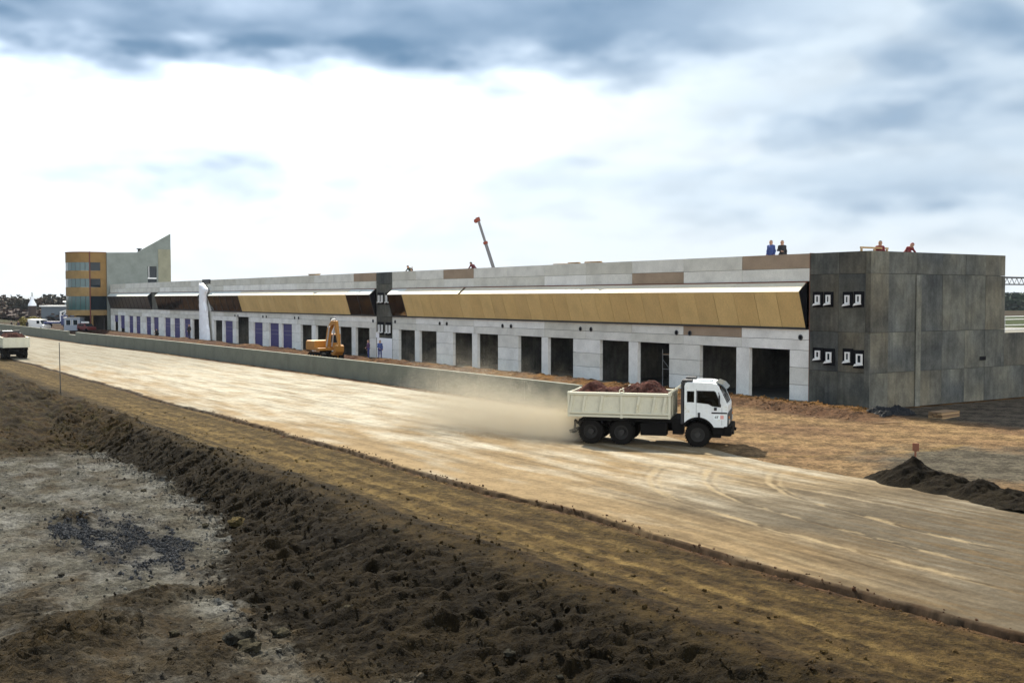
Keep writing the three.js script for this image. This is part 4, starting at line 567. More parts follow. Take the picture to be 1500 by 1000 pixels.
// ------------------------------------------------------------------ people
const SKIN = [0.42, 0.25, 0.17], HAIR = [0.03, 0.022, 0.018];
function personGeo(J, col) { // J: joints, col: {top, legs, shoe, hat}
  const V = a => new THREE.Vector3(...a), bones = [];
  const add = (a, b, r0, r1, c) => bones.push([V(a), V(b), r0, r1, c]);
  const up = V(J.head).sub(V(J.neck)).normalize(), fw = V(J.face).normalize();
  add(J.pelvis, J.chest, 0.145, 0.165, col.top); add(J.chest, J.neck, 0.13, 0.06, col.top); add(J.shL, J.shR, 0.085, 0.085, col.top); add(J.hipL, J.hipR, 0.11, 0.11, col.legs);
  for (const s of ['L', 'R']) { add(J['sh' + s], J['el' + s], 0.065, 0.05, col.top); add(J['el' + s], J['wr' + s], 0.048, 0.036, col.top); const hd = V(J['wr' + s]).sub(V(J['el' + s])).normalize(); const h1 = V(J['wr' + s]).addScaledVector(hd, 0.09); add(J['wr' + s], h1.toArray(), 0.032, 0.036, SKIN); add(J['hip' + s], J['kn' + s], 0.095, 0.065, col.legs); add(J['kn' + s], J['an' + s], 0.066, 0.048, col.legs); const ft = V(J['an' + s]).addScaledVector(V(J['toe' + s] || [fw.x, 0, fw.z]).normalize(), 0.17); add(J['an' + s], [ft.x, V(J['an' + s]).y - 0.045, ft.z], 0.048, 0.04, col.shoe); }
  add(J.neck, J.head, 0.055, 0.055, SKIN); const hc = V(J.head); add(hc.clone().addScaledVector(up, -0.045).addScaledVector(fw, 0.015).toArray(), hc.clone().addScaledVector(up, 0.04).toArray(), 0.078, 0.098, SKIN);
  const hr = hc.clone().addScaledVector(up, 0.075).addScaledVector(fw, -0.02); add(hr.toArray(), hc.clone().addScaledVector(fw, -0.055).addScaledVector(up, 0.01).toArray(), 0.087, 0.08, col.hat || HAIR);
  const lo = new THREE.Vector3(1e9, 1e9, 1e9), hi = lo.clone().negate(); for (const [a, b] of bones) { lo.min(a).min(b); hi.max(a).max(b); } lo.subScalar(0.22); hi.addScalar(0.22);
  const size = Math.max(hi.x - lo.x, hi.y - lo.y, hi.z - lo.z), mid = lo.clone().add(hi).multiplyScalar(0.5), res = 62, mc = new MarchingCubes(res, new THREE.MeshBasicMaterial(), false, false, 60000); mc.isolation = 0; mc.reset();
  const p = new THREE.Vector3(), ab = new THREE.Vector3(), ap = new THREE.Vector3(); const B = bones.map(([a, b, r0, r1, c]) => ({ a, d: b.clone().sub(a), l2: Math.max(1e-6, a.distanceToSquared(b)), r0, r1, c }));
  const sdf = q => { let s = 0, best = 1e9, bc = null; for (const b of B) { ap.subVectors(q, b.a); const t = clamp(ap.dot(b.d) / b.l2), r = mix(b.r0, b.r1, t), dd = ap.addScaledVector(b.d, -t).length() - r; s += Math.exp(-dd * 42); if (dd < best) { best = dd; bc = b.c; } } return [-Math.log(s) / 42, bc]; };
  for (let z = 0; z < res; z++) for (let y = 0; y < res; y++) for (let x = 0; x < res; x++) { p.set((x - res / 2) / (res / 2), (y - res / 2) / (res / 2), (z - res / 2) / (res / 2)).multiplyScalar(size / 2).add(mid); mc.field[z * res * res + y * res + x] = -sdf(p)[0]; }
  mc.update(); const n = mc.count, P = new Float32Array(mc.positionArray.slice(0, n * 3)), Cc = new Float32Array(n * 3);
  for (let i = 0; i < n; i++) { p.set(P[i * 3], P[i * 3 + 1], P[i * 3 + 2]).multiplyScalar(size / 2).add(mid); P[i * 3] = p.x; P[i * 3 + 1] = p.y; P[i * 3 + 2] = p.z; Cc.set(sdf(p)[1], i * 3); }
  const g = new THREE.BufferGeometry(); g.setAttribute('position', new THREE.BufferAttribute(P, 3)); g.setAttribute('color', new THREE.BufferAttribute(Cc, 3)); let gg = mergeVertices(g, 1e-4); gg.computeVertexNormals(); gg = gg.toNonIndexed();
  const extra = []; const tint = (q, c) => { q = q.index ? q.toNonIndexed() : q; q.deleteAttribute('uv'); const m = q.attributes.position.count, k = new Float32Array(m * 3); for (let i = 0; i < m; i++) k.set(c, i * 3); q.setAttribute('color', new THREE.BufferAttribute(k, 3)); extra.push(q); };
  const sd = new THREE.Vector3().crossVectors(up, fw).normalize();
  tint(new THREE.ConeGeometry(0.016, 0.05, 6).translate(0, 0, 0).applyMatrix4(new THREE.Matrix4().makeBasis(sd, up, fw)).translate(...hc.clone().addScaledVector(fw, 0.105).addScaledVector(up, -0.01).toArray()), SKIN);
  for (const k of [-1, 1]) { tint(new THREE.SphereGeometry(0.012, 6, 5).translate(...hc.clone().addScaledVector(fw, 0.092).addScaledVector(sd, 0.033 * k).addScaledVector(up, 0.012).toArray()), [0.03, 0.02, 0.02]); tint(new THREE.SphereGeometry(0.024, 6, 5).translate(...hc.clone().addScaledVector(sd, 0.095 * k).toArray()), SKIN); }
  tint(bar(hc.clone().addScaledVector(fw, 0.088).addScaledVector(up, -0.055).addScaledVector(sd, -0.022).toArray(), hc.clone().addScaledVector(fw, 0.088).addScaledVector(up, -0.055).addScaledVector(sd, 0.022).toArray(), 0.006, 5), [0.22, 0.09, 0.08]);
  for (const s of ['L', 'R']) { const w = V(J['wr' + s]), hd = w.clone().sub(V(J['el' + s])).normalize(), k = s === 'L' ? 1 : -1; let across = new THREE.Vector3().crossVectors(hd, sd).normalize(); if (across.lengthSq() < 0.1) across = fw.clone(); for (let f = 0; f < 4; f++) { const a = w.clone().addScaledVector(hd, 0.1).addScaledVector(across, (f - 1.5) * 0.02), L = [0.068, 0.08, 0.075, 0.055][f], m = a.clone().addScaledVector(hd, L * 0.55), e = m.clone().addScaledVector(hd, L * 0.4).addScaledVector(sd, -0.02 * k); tint(bar(a.toArray(), m.toArray(), 0.01, 5, 0.009), SKIN); tint(bar(m.toArray(), e.toArray(), 0.009, 5, 0.007), SKIN); } const a = w.clone().addScaledVector(hd, 0.04).addScaledVector(across, -0.03); tint(bar(a.toArray(), a.clone().addScaledVector(hd, 0.045).addScaledVector(across, -0.03).toArray(), 0.011, 5, 0.008), SKIN); }
  return mergeGeometries([gg, ...extra]);
}
// poses, standing at the origin and facing +z
const stand = (o = {}) => ({ pelvis: [0, 0.98, 0], chest: [0, 1.32, 0.01], neck: [0, 1.5, 0], head: [0, 1.65, 0.02], face: [0, -0.1, 1], shL: [0.17, 1.43, 0], shR: [-0.17, 1.43, 0], elL: [0.25, 1.15, -0.03], elR: [-0.25, 1.15, -0.03], wrL: [0.25, 0.92, 0.08], wrR: [-0.25, 0.92, 0.08], hipL: [0.1, 0.93, 0], hipR: [-0.1, 0.93, 0], knL: [0.11, 0.5, 0.03], knR: [-0.11, 0.5, 0.03], anL: [0.12, 0.09, 0], anR: [-0.12, 0.09, 0.02], ...o });
const bend = (o = {}) => ({ pelvis: [0, 0.86, -0.25], chest: [0, 1.1, 0.02], neck: [0, 1.22, 0.18], head: [0, 1.33, 0.29], face: [0, -0.6, 0.8], shL: [0.17, 1.18, 0.12], shR: [-0.17, 1.18, 0.12], elL: [0.22, 0.96, 0.28], elR: [-0.22, 0.98, 0.3], wrL: [0.15, 0.86, 0.48], wrR: [-0.15, 0.88, 0.5], hipL: [0.1, 0.82, -0.25], hipR: [-0.1, 0.82, -0.25], knL: [0.13, 0.47, 0.02], knR: [-0.13, 0.47, 0.02], anL: [0.12, 0.09, -0.1], anR: [-0.12, 0.09, -0.1], ...o });
const squat = (o = {}) => ({ pelvis: [0, 0.4, -0.12], chest: [0, 0.72, 0.05], neck: [0, 0.88, 0.12], head: [0, 1.02, 0.18], face: [0, -0.35, 0.9], shL: [0.17, 0.82, 0.08], shR: [-0.17, 0.82, 0.08], elL: [0.24, 0.62, 0.26], elR: [-0.24, 0.62, 0.26], wrL: [0.14, 0.5, 0.44], wrR: [-0.14, 0.5, 0.44], hipL: [0.1, 0.36, -0.12], hipR: [-0.1, 0.36, -0.12], knL: [0.17, 0.52, 0.27], knR: [-0.17, 0.52, 0.27], anL: [0.13, 0.09, 0.02], anR: [-0.13, 0.09, 0.02], ...o });
const person = (pose, col, pos, turn, label, group) => { const m = obj('person', personGeo(pose, { shoe: [0.03, 0.025, 0.02], ...col }), M.person); m.position.set(...pos); m.rotation.y = turn; return tag(m, label, 'person', group); };
const gy = (x, z) => groundHeight(x, z);
{
  const NAVY = [0.035, 0.045, 0.16], BLUE = [0.055, 0.085, 0.24], BLK = [0.018, 0.018, 0.02], MAROON = [0.10, 0.02, 0.025], RED = [0.15, 0.014, 0.018], GREEN = [0.03, 0.045, 0.03];
  person(stand({ elL: [0.24, 1.16, 0.06], wrL: [0.12, 1.05, 0.24] }), { top: [0.07, 0.03, 0.09], legs: NAVY, hat: [0.12, 0.05, 0.05] }, [-97.2, gy(-97.2, -47.2), -47.2], -0.4, 'person in plum jacket and navy trousers standing by white sheet near pit wall');
  person(stand({ face: [-0.3, -0.5, 0.8], elR: [-0.22, 1.15, 0.1], wrR: [-0.08, 1.02, 0.25] }), { top: BLUE, legs: NAVY }, [-96.3, gy(-96.3, -48.0), -48.0], 1.2, 'person in blue overalls standing before the white sheet with head bowed');
  const RD = 7.9;
  person(stand(), { top: [0.05, 0.085, 0.25], legs: NAVY }, [-47.6, RD + 0.05, -50.55], 0.4, 'person in blue jacket standing on the roof above brown panel');
  person(stand({ elR: [-0.27, 1.2, 0.08], wrR: [-0.1, 1.15, 0.22] }), { top: BLK, legs: BLK }, [-46.65, RD - 0.1 + 0.1, -50.5], 0.9, 'person in black jacket standing on the roof beside the blue jacket');
  person(bend(), { top: GREEN, legs: BLK }, [-94.5, RD, -50.4], 0.3, 'person in dark green bending over roof edge with back raised');
  person(squat({ elR: [-0.3, 0.95, 0.2], wrR: [-0.28, 1.2, 0.2] }), { top: BLK, legs: BLK }, [-93.6, RD, -50.3], -0.7, 'person in black crouching on the roof with one arm raised');
  person(bend(), { top: MAROON, legs: BLK }, [-82.5, RD + 0.02, -50.3], -1.35, 'person in dark maroon bending down at roof edge beside crane boom');
  person(stand({ pelvis: [0, 0.8, -0.1], chest: [0, 1.08, 0.02], neck: [0, 1.24, 0.08], head: [0, 1.38, 0.13], shL: [0.17, 1.17, 0.05], shR: [-0.17, 1.17, 0.05], elL: [0.25, 0.92, 0.1], elR: [-0.25, 0.92, 0.1], wrL: [0.2, 0.8, 0.3], wrR: [-0.2, 0.8, 0.3], hipL: [0.1, 0.76, -0.1], hipR: [-0.1, 0.76, -0.1], knL: [0.12, 0.45, 0.12], knR: [-0.12, 0.45, 0.12] }), { top: RED, legs: NAVY }, [-40.35, RD - 0.0, -51.6], 0.9, 'person in red leaning forward on the block roof beside timber trestle');
  person(bend(), { top: RED, legs: BLK, hat: RED }, [-40.3, RD - 0.1 + 0.1, -54.1], 1.4, 'person in red bent low on the block roof, only back showing');
  person(squat(), { top: BLK, legs: BLK }, [-175.5, gy(-175.5, -48.3) + 0.02, -48.3], 0.5, 'person in black crouching before the purple doors');
  person(stand(), { top: BLK, legs: BLK }, [-157.5, gy(-157.5, -47.9) + 0.02, -47.9], 0.8, 'person in dark clothes standing beside tall white plastic sheeting');
  const seat = squat({ pelvis: [0, 0.2, 0], chest: [0, 0.52, 0.02], neck: [0, 0.7, 0.04], head: [0, 0.85, 0.07], face: [0, 0, 1], shL: [0.18, 0.63, 0.03], shR: [-0.18, 0.63, 0.03], elL: [0.26, 0.4, 0.2], elR: [-0.26, 0.4, 0.2], wrL: [0.15, 0.42, 0.42], wrR: [-0.15, 0.42, 0.42], hipL: [0.1, 0.18, 0.02], hipR: [-0.1, 0.18, 0.02], knL: [0.13, 0.2, 0.42], knR: [-0.13, 0.2, 0.42], anL: [0.13, -0.16, 0.52], anR: [-0.13, -0.16, 0.52] });
  const dr = new THREE.Vector3(-0.08, 1.5, -0.5).applyAxisAngle(new THREE.Vector3(0, 1, 0), TRUCK_TURN).add(truck.position);
  person(seat, { top: [0.35, 0.33, 0.32], legs: NAVY }, dr.toArray(), TRUCK_TURN + Math.PI / 2, 'person driving the white cab dump truck, seen through side window');
  [[16, 477], [26, 478], [39, 479]].forEach(([x, y], i) => { const p = atDepth(x, 214); person(i === 1 ? stand({ elL: [0.3, 1.2, 0.1] }) : stand(), { top: [BLK, [0.05, 0.04, 0.05], BLK][i], legs: BLK }, [p.x, gy(p.x, p.z), p.z], [0.3, 1.4, -1][i], 'person in dark clothes standing behind the pit wall beyond the white van', 'people standing in the far pit lane'); });
}
// ------------------------------------------------------------------ excavator
{
  const x0 = -101.6, z0 = -44.6, e = thing('excavator', 'yellow tracked excavator with raised arm digging in the pit lane', 'excavator', [x0, gy(x0, z0) + 0.0, z0], 0.05);
  for (const s of [-1, 1]) {
    const z = s * 0.95, tr = obj('track_belt', prism([...arc(-1.25, 0.4, 0.4, 90, 270, 8), ...arc(1.25, 0.4, 0.4, -90, 90, 8)], z - 0.24, z + 0.24, 0.02), M.chassis, e);
    obj('roller', [-1.25, -0.6, 0, 0.6, 1.25].map(x => new THREE.CylinderGeometry(0.2, 0.2, 0.52, 12).rotateX(Math.PI / 2).translate(x, 0.38, z)), M.excavDark, tr);
  }
  obj('undercarriage', [rbox(-1, 1, 0.35, 0.75, -0.75, 0.75, 0.05), new THREE.CylinderGeometry(0.6, 0.6, 0.25, 20).translate(0, 0.85, 0)], M.chassis, e);
  obj('upper_body', [rbox(-2.1, 0.9, 0.98, 1.25, -1.15, 1.15, 0.06), rbox(-2.1, -0.2, 1.2, 1.95, -1.15, 1.15, 0.12)], M.excav, e);
  obj('counterweight', rbox(-2.35, -1.75, 1.0, 1.9, -1.1, 1.1, 0.18, 3), M.excav, e);
  const cab = obj('cab', [rbox(-0.15, 1.05, 2.5, 2.62, -1.15, -0.25, 0.04), rbox(-0.15, 1.05, 1.2, 1.75, -1.15, -0.25, 0.04), ...[[-0.1, -1.1], [-0.1, -0.3], [0.98, -1.1], [0.98, -0.3]].map(([x, z]) => rbox(x - 0.05, x + 0.05, 1.7, 2.55, z - 0.05, z + 0.05, 0.02))], M.excav, e);
  obj('cab_window', [box(-0.09, 0.97, 1.76, 2.49, -1.12, -1.1), box(0.98, 1.0, 1.76, 2.49, -1.04, -0.36), box(-0.09, 0.97, 1.76, 2.49, -0.3, -0.28)], M.darkGlass, cab);
  obj('boom', prism([[0.55, 1.25], [0.95, 1.3], [1.35, 2.9], [2.0, 3.55], [2.75, 3.62], [2.72, 3.98], [1.8, 3.95], [1.0, 3.2], [0.55, 1.7]], -0.02, 0.34, 0.03), M.excav, e);
  obj('dipper_arm', prism([[2.45, 4.0], [2.85, 3.95], [3.35, 1.55], [3.15, 1.5], [2.45, 3.3]], 0.03, 0.29, 0.03), M.excav, e);
  obj('hydraulic_ram', [bar([1.1, 1.4, 0.45], [1.75, 3.4, 0.45], 0.07), bar([1.1, 1.4, -0.12], [1.75, 3.4, -0.12], 0.07), bar([1.6, 4.02, 0.16], [2.55, 4.1, 0.16], 0.08)], M.galv, e);
  obj('bucket', prism([[3.1, 1.65], [3.4, 1.5], [3.35, 0.95], [3.0, 0.6], [2.5, 0.62], [2.35, 0.85], [2.75, 0.9], [2.95, 1.15]], -0.3, 0.62, 0.02), M.excavDark, e);
  obj('teeth', [0, 1, 2, 3].map(k => rbox(2.18, 2.42, 0.72, 0.8, -0.25 + k * 0.25, -0.13 + k * 0.25, 0.02)), M.steel, e);
}
// ------------------------------------------------------------------ mobile crane behind the building
{
  const base = atDepth(752, 130), c = thing('mobile_crane', 'mobile crane behind the building, grey boom with orange collars above roof', 'crane', [base.x, 0, base.z], -YAW - Math.PI / 2 + Math.PI);
  c.rotation.y = Math.atan2(RIGHT.z, -RIGHT.x);   // local x points left in the view
  const foot = [0, 2.4], tip = [4.25, 15.7], at = t => [mix(foot[0], tip[0], t), mix(foot[1], tip[1], t), 0];
  obj('boom_base', beam(at(0), at(0.5), 0.5, 0.5), M.craneGrey, c); obj('boom_section', beam(at(0.5), at(0.78), 0.4, 0.4), M.craneGrey, c); obj('boom_section', beam(at(0.78), at(0.99), 0.31, 0.31), M.craneGrey, c);
  obj('boom_collar', beam(at(0.768), at(0.79), 0.52, 0.55), M.orange, c); obj('boom_collar', beam(at(0.49), at(0.515), 0.62, 0.62), M.orange, c);
  obj('boom_head', [beam(at(0.97), at(1.005), 0.4, 0.5), new THREE.CylinderGeometry(0.25, 0.25, 0.3, 14).rotateX(Math.PI / 2).translate(tip[0] + 0.2, tip[1] - 0.35, 0)], M.orange, c);
  obj('carrier', [rbox(-4, 5, 0.8, 1.4, -1.25, 1.25, 0.08), rbox(3.6, 5, 1.4, 2.6, -1.2, 1.2, 0.15), rbox(-1.5, 1.2, 1.4, 2.3, -1.1, 1.1, 0.1)], M.orange, c);
  obj('wheel', [-3, -1.6, 1.6, 3.6].flatMap(x => [-1.05, 1.05].map(z => new THREE.CylinderGeometry(0.55, 0.55, 0.35, 18).rotateX(Math.PI / 2).translate(x, 0.55, z))), M.tyre, c);
}
// ------------------------------------------------------------------ things on the roof
{
  const plank = (x, z, y, w, l, n, label) => { const t = thing('plank_stack', label, 'planks', [x, y, z], 0.1); const r = rng(Math.abs(x * 10) | 0); for (let k = 0; k < n; k++) obj('plank', rbox(-l / 2, l / 2, k * 0.055, k * 0.055 + 0.05, -0.1 + 0.02 * r(), 0.1, 0.008).rotateY((r() - 0.5) * 0.2), M.timber, t); };
  plank(-68.6, -49.69, TOP + 0.006, 0.2, 1.5, 1, 'single timber plank lying on the parapet, farthest of three'); plank(-66.8, -49.69, TOP + 0.006, 0.2, 1.3, 2, 'two stacked timber planks on the parapet, middle of three'); plank(-64.4, -49.69, TOP + 0.006, 0.2, 1.7, 2, 'two stacked timber planks on the parapet, longest of three'); plank(-116.2, -49.69, TOP + 0.006, 0.2, 2.3, 3, 'timber planks stacked on parapet above the excavator');
  const t = thing('timber_trestle', 'low timber trestle frame on top of raw concrete end block', 'trestle', [-40.2, 7.9, -50.9], Math.PI / 2);
  obj('top_rail', rbox(-1.15, 1.25, 1.06, 1.16, -0.04, 0.04, 0.01), M.timber, t); for (const x of [-1.05, 0.05, 1.15]) obj('leg', rbox(x - 0.05, x + 0.05, 0, 1.05, -0.05, 0.05, 0.01), M.timber, t);
  obj('lower_rail', rbox(-1.15, 1.25, 0.5, 0.58, 0.055, 0.1, 0.01), M.timber, t);
}
// scaffold inside a garage
{
  const s = thing('scaffold_frame', 'galvanised scaffold frame standing inside garage opening behind the truck', 'scaffold', [-57.4, 0.015, -51.2], 0.15);
  for (const [x, z] of [[-0.8, 0], [0.8, 0], [-0.8, -1], [0.8, -1]]) obj('post', bar([x, 0, z], [x, 2.6, z], 0.024, 6), M.galv, s);
  for (const y of [1.2, 2.2]) for (const z of [0, -1]) obj('ledger', bar([-0.8, y, z], [0.8, y, z], 0.024, 6), M.galv, s);
  obj('brace', bar([-0.8, 1.9, 0.03], [0.8, 0.3, 0.03], 0.02, 6), M.galv, s); obj('deck_board', rbox(-0.85, 0.85, 2.22, 2.27, -1.0, 0.0, 0.01), M.timber, s);
}
// ------------------------------------------------------------------ soil heap, stake and debris by the end block
{
  const peaks = [[1330, 712, 0.82, 0.85], [1385, 722, 0.5, 0.9], [1432, 733, 0.56, 0.75], [1300, 706, 0.35, 0.7], [1475, 742, 0.42, 0.9], [1520, 752, 0.45, 1.0], [1360, 716, 0.55, 0.8]].map(([x, y, h, r]) => { const p = atLevel(x, y); return [p.x - 0.35, p.z - 0.75, h, r * 1.25]; });
  const xs = Array.from({ length: 170 }, (_, i) => -25.6 + i * 0.062), zs = Array.from({ length: 74 }, (_, i) => -33.9 + i * 0.062);
  const g = gridMesh(xs, zs, (x, z) => { let h = 0; for (const [px, pz, ph, pr] of peaks) { const d = Math.hypot(x - px, (z - pz)) / pr; h = Math.max(h, ph * Math.max(0, 1.12 - d * 0.95 + 0.0)); } const m = ss(0.02, 0.25, h); return -0.1 + 1.0 * h * 1.0 + m * (0.10 * fbm(x * 2.2, z * 2.2, 3) + 0.06 * Math.abs(fbm(x * 6, z * 6, 2))) + (h > 0 ? 0.05 : -0.15); }, () => [1, 1, 1]); g.deleteAttribute('color');
  tag(obj('soil_heap', g, M.soil), 'low dark soil heap with two humps beside the grey track', 'soil heap');
  const p = atLevel(1341, 697), s = thing('marker_stake', 'rusty marker stake with small board head behind dark soil heap', 'stake', [p.x, -0.05, p.z]); obj('shaft', rbox(-0.025, 0.025, 0, 1.05, -0.025, 0.025, 0.005), M.rust, s); obj('board_head', rbox(-0.1, 0.12, 0.92, 1.2, -0.012, 0.03, 0.02).rotateY(YAW), M.rust, s);
  const q = atLevel(88, 572, 0), pole = obj('survey_pole', bar([0, -0.2, 0], [0.35, 3.3, 0.1], 0.035, 8, 0.025), M.steel); pole.position.set(q.x, gy(q.x, q.z), q.z); tag(pole, 'thin dark leaning pole standing at edge of the bank', 'pole');
  // timber stack, plastic membrane, loose plank
  const a = atLevel(1383, 610), st = thing('timber_stack', 'stack of brown timber boards lying at foot of the concrete end wall', 'timber', [a.x, gy(a.x, a.z) - 0.02, a.z], Math.PI / 2 + 0.1); const r = rng(3); for (let k = 0; k < 5; k++) for (let j = 0; j < 3; j++) obj('board', rbox(-0.9 + 0.1 * r(), 0.9 + 0.1 * r(), k * 0.07, k * 0.07 + 0.06, -0.4 + j * 0.27, -0.16 + j * 0.27, 0.01), r() < 0.5 ? M.timber : M.darkTimber, st);
  const b = atLevel(1315, 609), mem = gridMesh(Array.from({ length: 40 }, (_, i) => -0.6 + i * 0.03), Array.from({ length: 90 }, (_, i) => -1.5 + i * 0.034), (x, z) => Math.max(-0.05, 0.16 + 0.16 * fbm(x * 2, z * 1.4, 3) + 0.1 * Math.abs(fbm(x * 5, z * 4, 2)) + 0.15 * ss(0.2, -0.5, x) - 0.25 * ss(0.85, 1, Math.max(Math.abs(x) / 0.58, Math.abs(z) / 1.48))), () => [1, 1, 1]); mem.deleteAttribute('color');
  const mm = obj('black_membrane', mem, new THREE.MeshPhysicalMaterial({ color: lin(0.008, 0.009, 0.011), roughness: 0.8, specularIntensity: 0.4, side: THREE.DoubleSide })); mm.position.set(b.x - 0.4, gy(b.x, b.z), b.z); tag(mm, 'crumpled black plastic membrane lying at foot of the concrete corner', 'membrane');
  const d = atLevel(1302, 620), lp = obj('loose_plank', rbox(-0.06, 0.06, 0, 0.045, -0.7, 0.7, 0.01), M.darkTimber); lp.position.set(d.x, gy(d.x, d.z) + 0.06, d.z); lp.rotation.set(0.12, -0.9, 0.1); tag(lp, 'short dark plank lying on sand in front of concrete block', 'plank');
}
// ------------------------------------------------------------------ rocks and clods
function rock(seed, detail = 2) { let g = new THREE.IcosahedronGeometry(1, detail); g = mergeVertices(g.deleteAttribute('uv') && g.deleteAttribute('normal') && g); const p = g.attributes.position, v = new THREE.Vector3(); for (let i = 0; i < p.count; i++) { v.fromBufferAttribute(p, i); const n = 1 + 0.34 * N3(v.x * 0.9 + seed * 5, v.y * 0.9, v.z * 0.9) + 0.16 * N3(v.x * 2.4, v.y * 2.4 + seed * 3, v.z * 2.4); v.multiplyScalar(n); v.y *= 0.72; p.setXYZ(i, v.x, v.y, v.z); } g.computeVertexNormals(); const f = toCreasedNormals(g, 0.5), q = f.attributes.position, u = new Float32Array(q.count * 2); for (let i = 0; i < q.count; i++) { u[i * 2] = q.getX(i) * 0.5 + q.getY(i) * 0.3; u[i * 2 + 1] = q.getZ(i) * 0.5 + q.getY(i) * 0.4; } f.setAttribute('uv', new THREE.BufferAttribute(u, 2)); return f; }
{
  const rocks = [0, 1, 2].map(k => rock(k + 1)), put = (px, py, lv, r, k, m, label, group) => { const p = atLevel(px, py, lv), o = obj('rock', rocks[k], M.stone[m]); const y = gy(p.x, p.z); o.position.set(p.x, y + r * 0.25, p.z); o.scale.set(r, r * 0.85, r * 1.1); o.rotation.y = px; tag(o, label, 'rock', group); };
  put(348, 764, -1.0, 0.3, 0, 2, 'yellow angular rock on the dark bank above gravel floor');
  put(352, 938, -1.15, 0.3, 1, 1, 'grey flat boulder lying at foot of dark bank beside pale broken rock'); put(363, 952, -1.15, 0.24, 2, 0, 'pale broken rock at foot of dark bank in front of grey flat boulder'); put(412, 925, -1.1, 0.2, 0, 0, 'small pale rock resting on dark bank just above the grey boulder');
  const more = [[113, 760], [536, 868], [300, 772], [318, 775], [210, 716], [280, 735], [580, 790], [745, 930], [640, 700], [372, 885], [150, 905], [90, 840], [255, 925], [455, 860], [510, 910], [820, 960], [225, 870], [310, 695]];
  more.forEach(([x, y], i) => put(x, y, x > 560 ? -0.4 : -1.1, 0.07 + 0.05 * ((i * 7) % 5) / 5, i % 3, i % 2, 'small loose stone lying on the bank or gravel floor', 'small stones scattered below the bank'));
  put(1084, 784, 0, 0.13, 1, 1, 'flat dark clod of earth lying alone on the track');
  // loose clods: nobody could count them
  const R = rng(404), base = rock(9, 1), spots = []; let guard = 0;
  while (spots.length < 10000 && guard++ < 90000) {
    const x = -64 + 55 * R(), cz = crestZ(x), tz = toeZ(x), u = R(), z = u < 0.5 ? mix(cz - 0.2, tz + 0.7, Math.pow(R(), 0.75)) : u < 0.9 ? mix(tz, -2.5, R()) : mix(cz, -18.6, R() * R());
    const s = 0.012 + 0.05 * Math.pow(R(), 5) + (u < 0.5 ? 0.01 : 0); spots.push([x, gy(x, z) + s * 0.25, z, s, u]);
  }
  for (let k = 0; k < 1500; k++) { const x = -60 + 25 * R(), z = -49 + 5.5 * R() * R() + 0.5; if (x < -37) spots.push([x, gy(x, z), z, 0.02 + 0.07 * R() ** 3, 0.95]); }
  for (let k = 0; k < 700; k++) { const x = -60 + 50 * R(), z = trackNear(x) + 0.15 - 0.5 * R() ** 2 + 0.25 * R(); spots.push([x, z < trackNear(x) ? 0.005 : gy(x, z), z, 0.015 + 0.03 * R() ** 2, 0.97]); }
  for (let k = 0; k < 6500; k++) { const [gx, gz, gr] = pitGravel[k % 3], a = R() * 6.283, q = Math.pow(R(), 0.7) * 1.15, x = gx + gr * q * Math.cos(a), z = gz + gr * 0.3 * q * Math.sin(a); if (z > toeZ(x) + 0.1 && fbm(x * 0.45, z * 1.3, 3) > -0.12 + 0.5 * (q - 0.6)) { const s = 0.012 + 0.04 * R() ** 2; spots.push([x, gy(x, z) + s * 0.3, z, s, 0.98]); } }
  const im = new THREE.InstancedMesh(base, earth([1, 1, 1], { bumpMap: null }), spots.length), m4 = new THREE.Matrix4(), qq = new THREE.Quaternion(), eu = new THREE.Euler(), cc = new THREE.Color();
  spots.forEach(([x, y, z, s, u], i) => { qq.setFromEuler(eu.set(R() * 6, R() * 6, R() * 6)); m4.compose(new THREE.Vector3(x, y, z), qq, new THREE.Vector3(s, s * (0.6 + 0.5 * R()), s * (0.8 + 0.5 * R()))); im.setMatrixAt(i, m4); const c = u === 0.98 ? [0.036, 0.038, 0.042] : groundColour(x, z), k = 0.7 + 1.3 * R(); im.setColorAt(i, cc.setRGB(c[0] * k, c[1] * k, c[2] * k)); });
  im.name = 'loose_clods'; im.castShadow = im.receiveShadow = true; scene.add(im); tag(im, 'loose clods and pebbles scattered over bank, gravel floor and pit lane', 'clods', null, 'stuff');
}
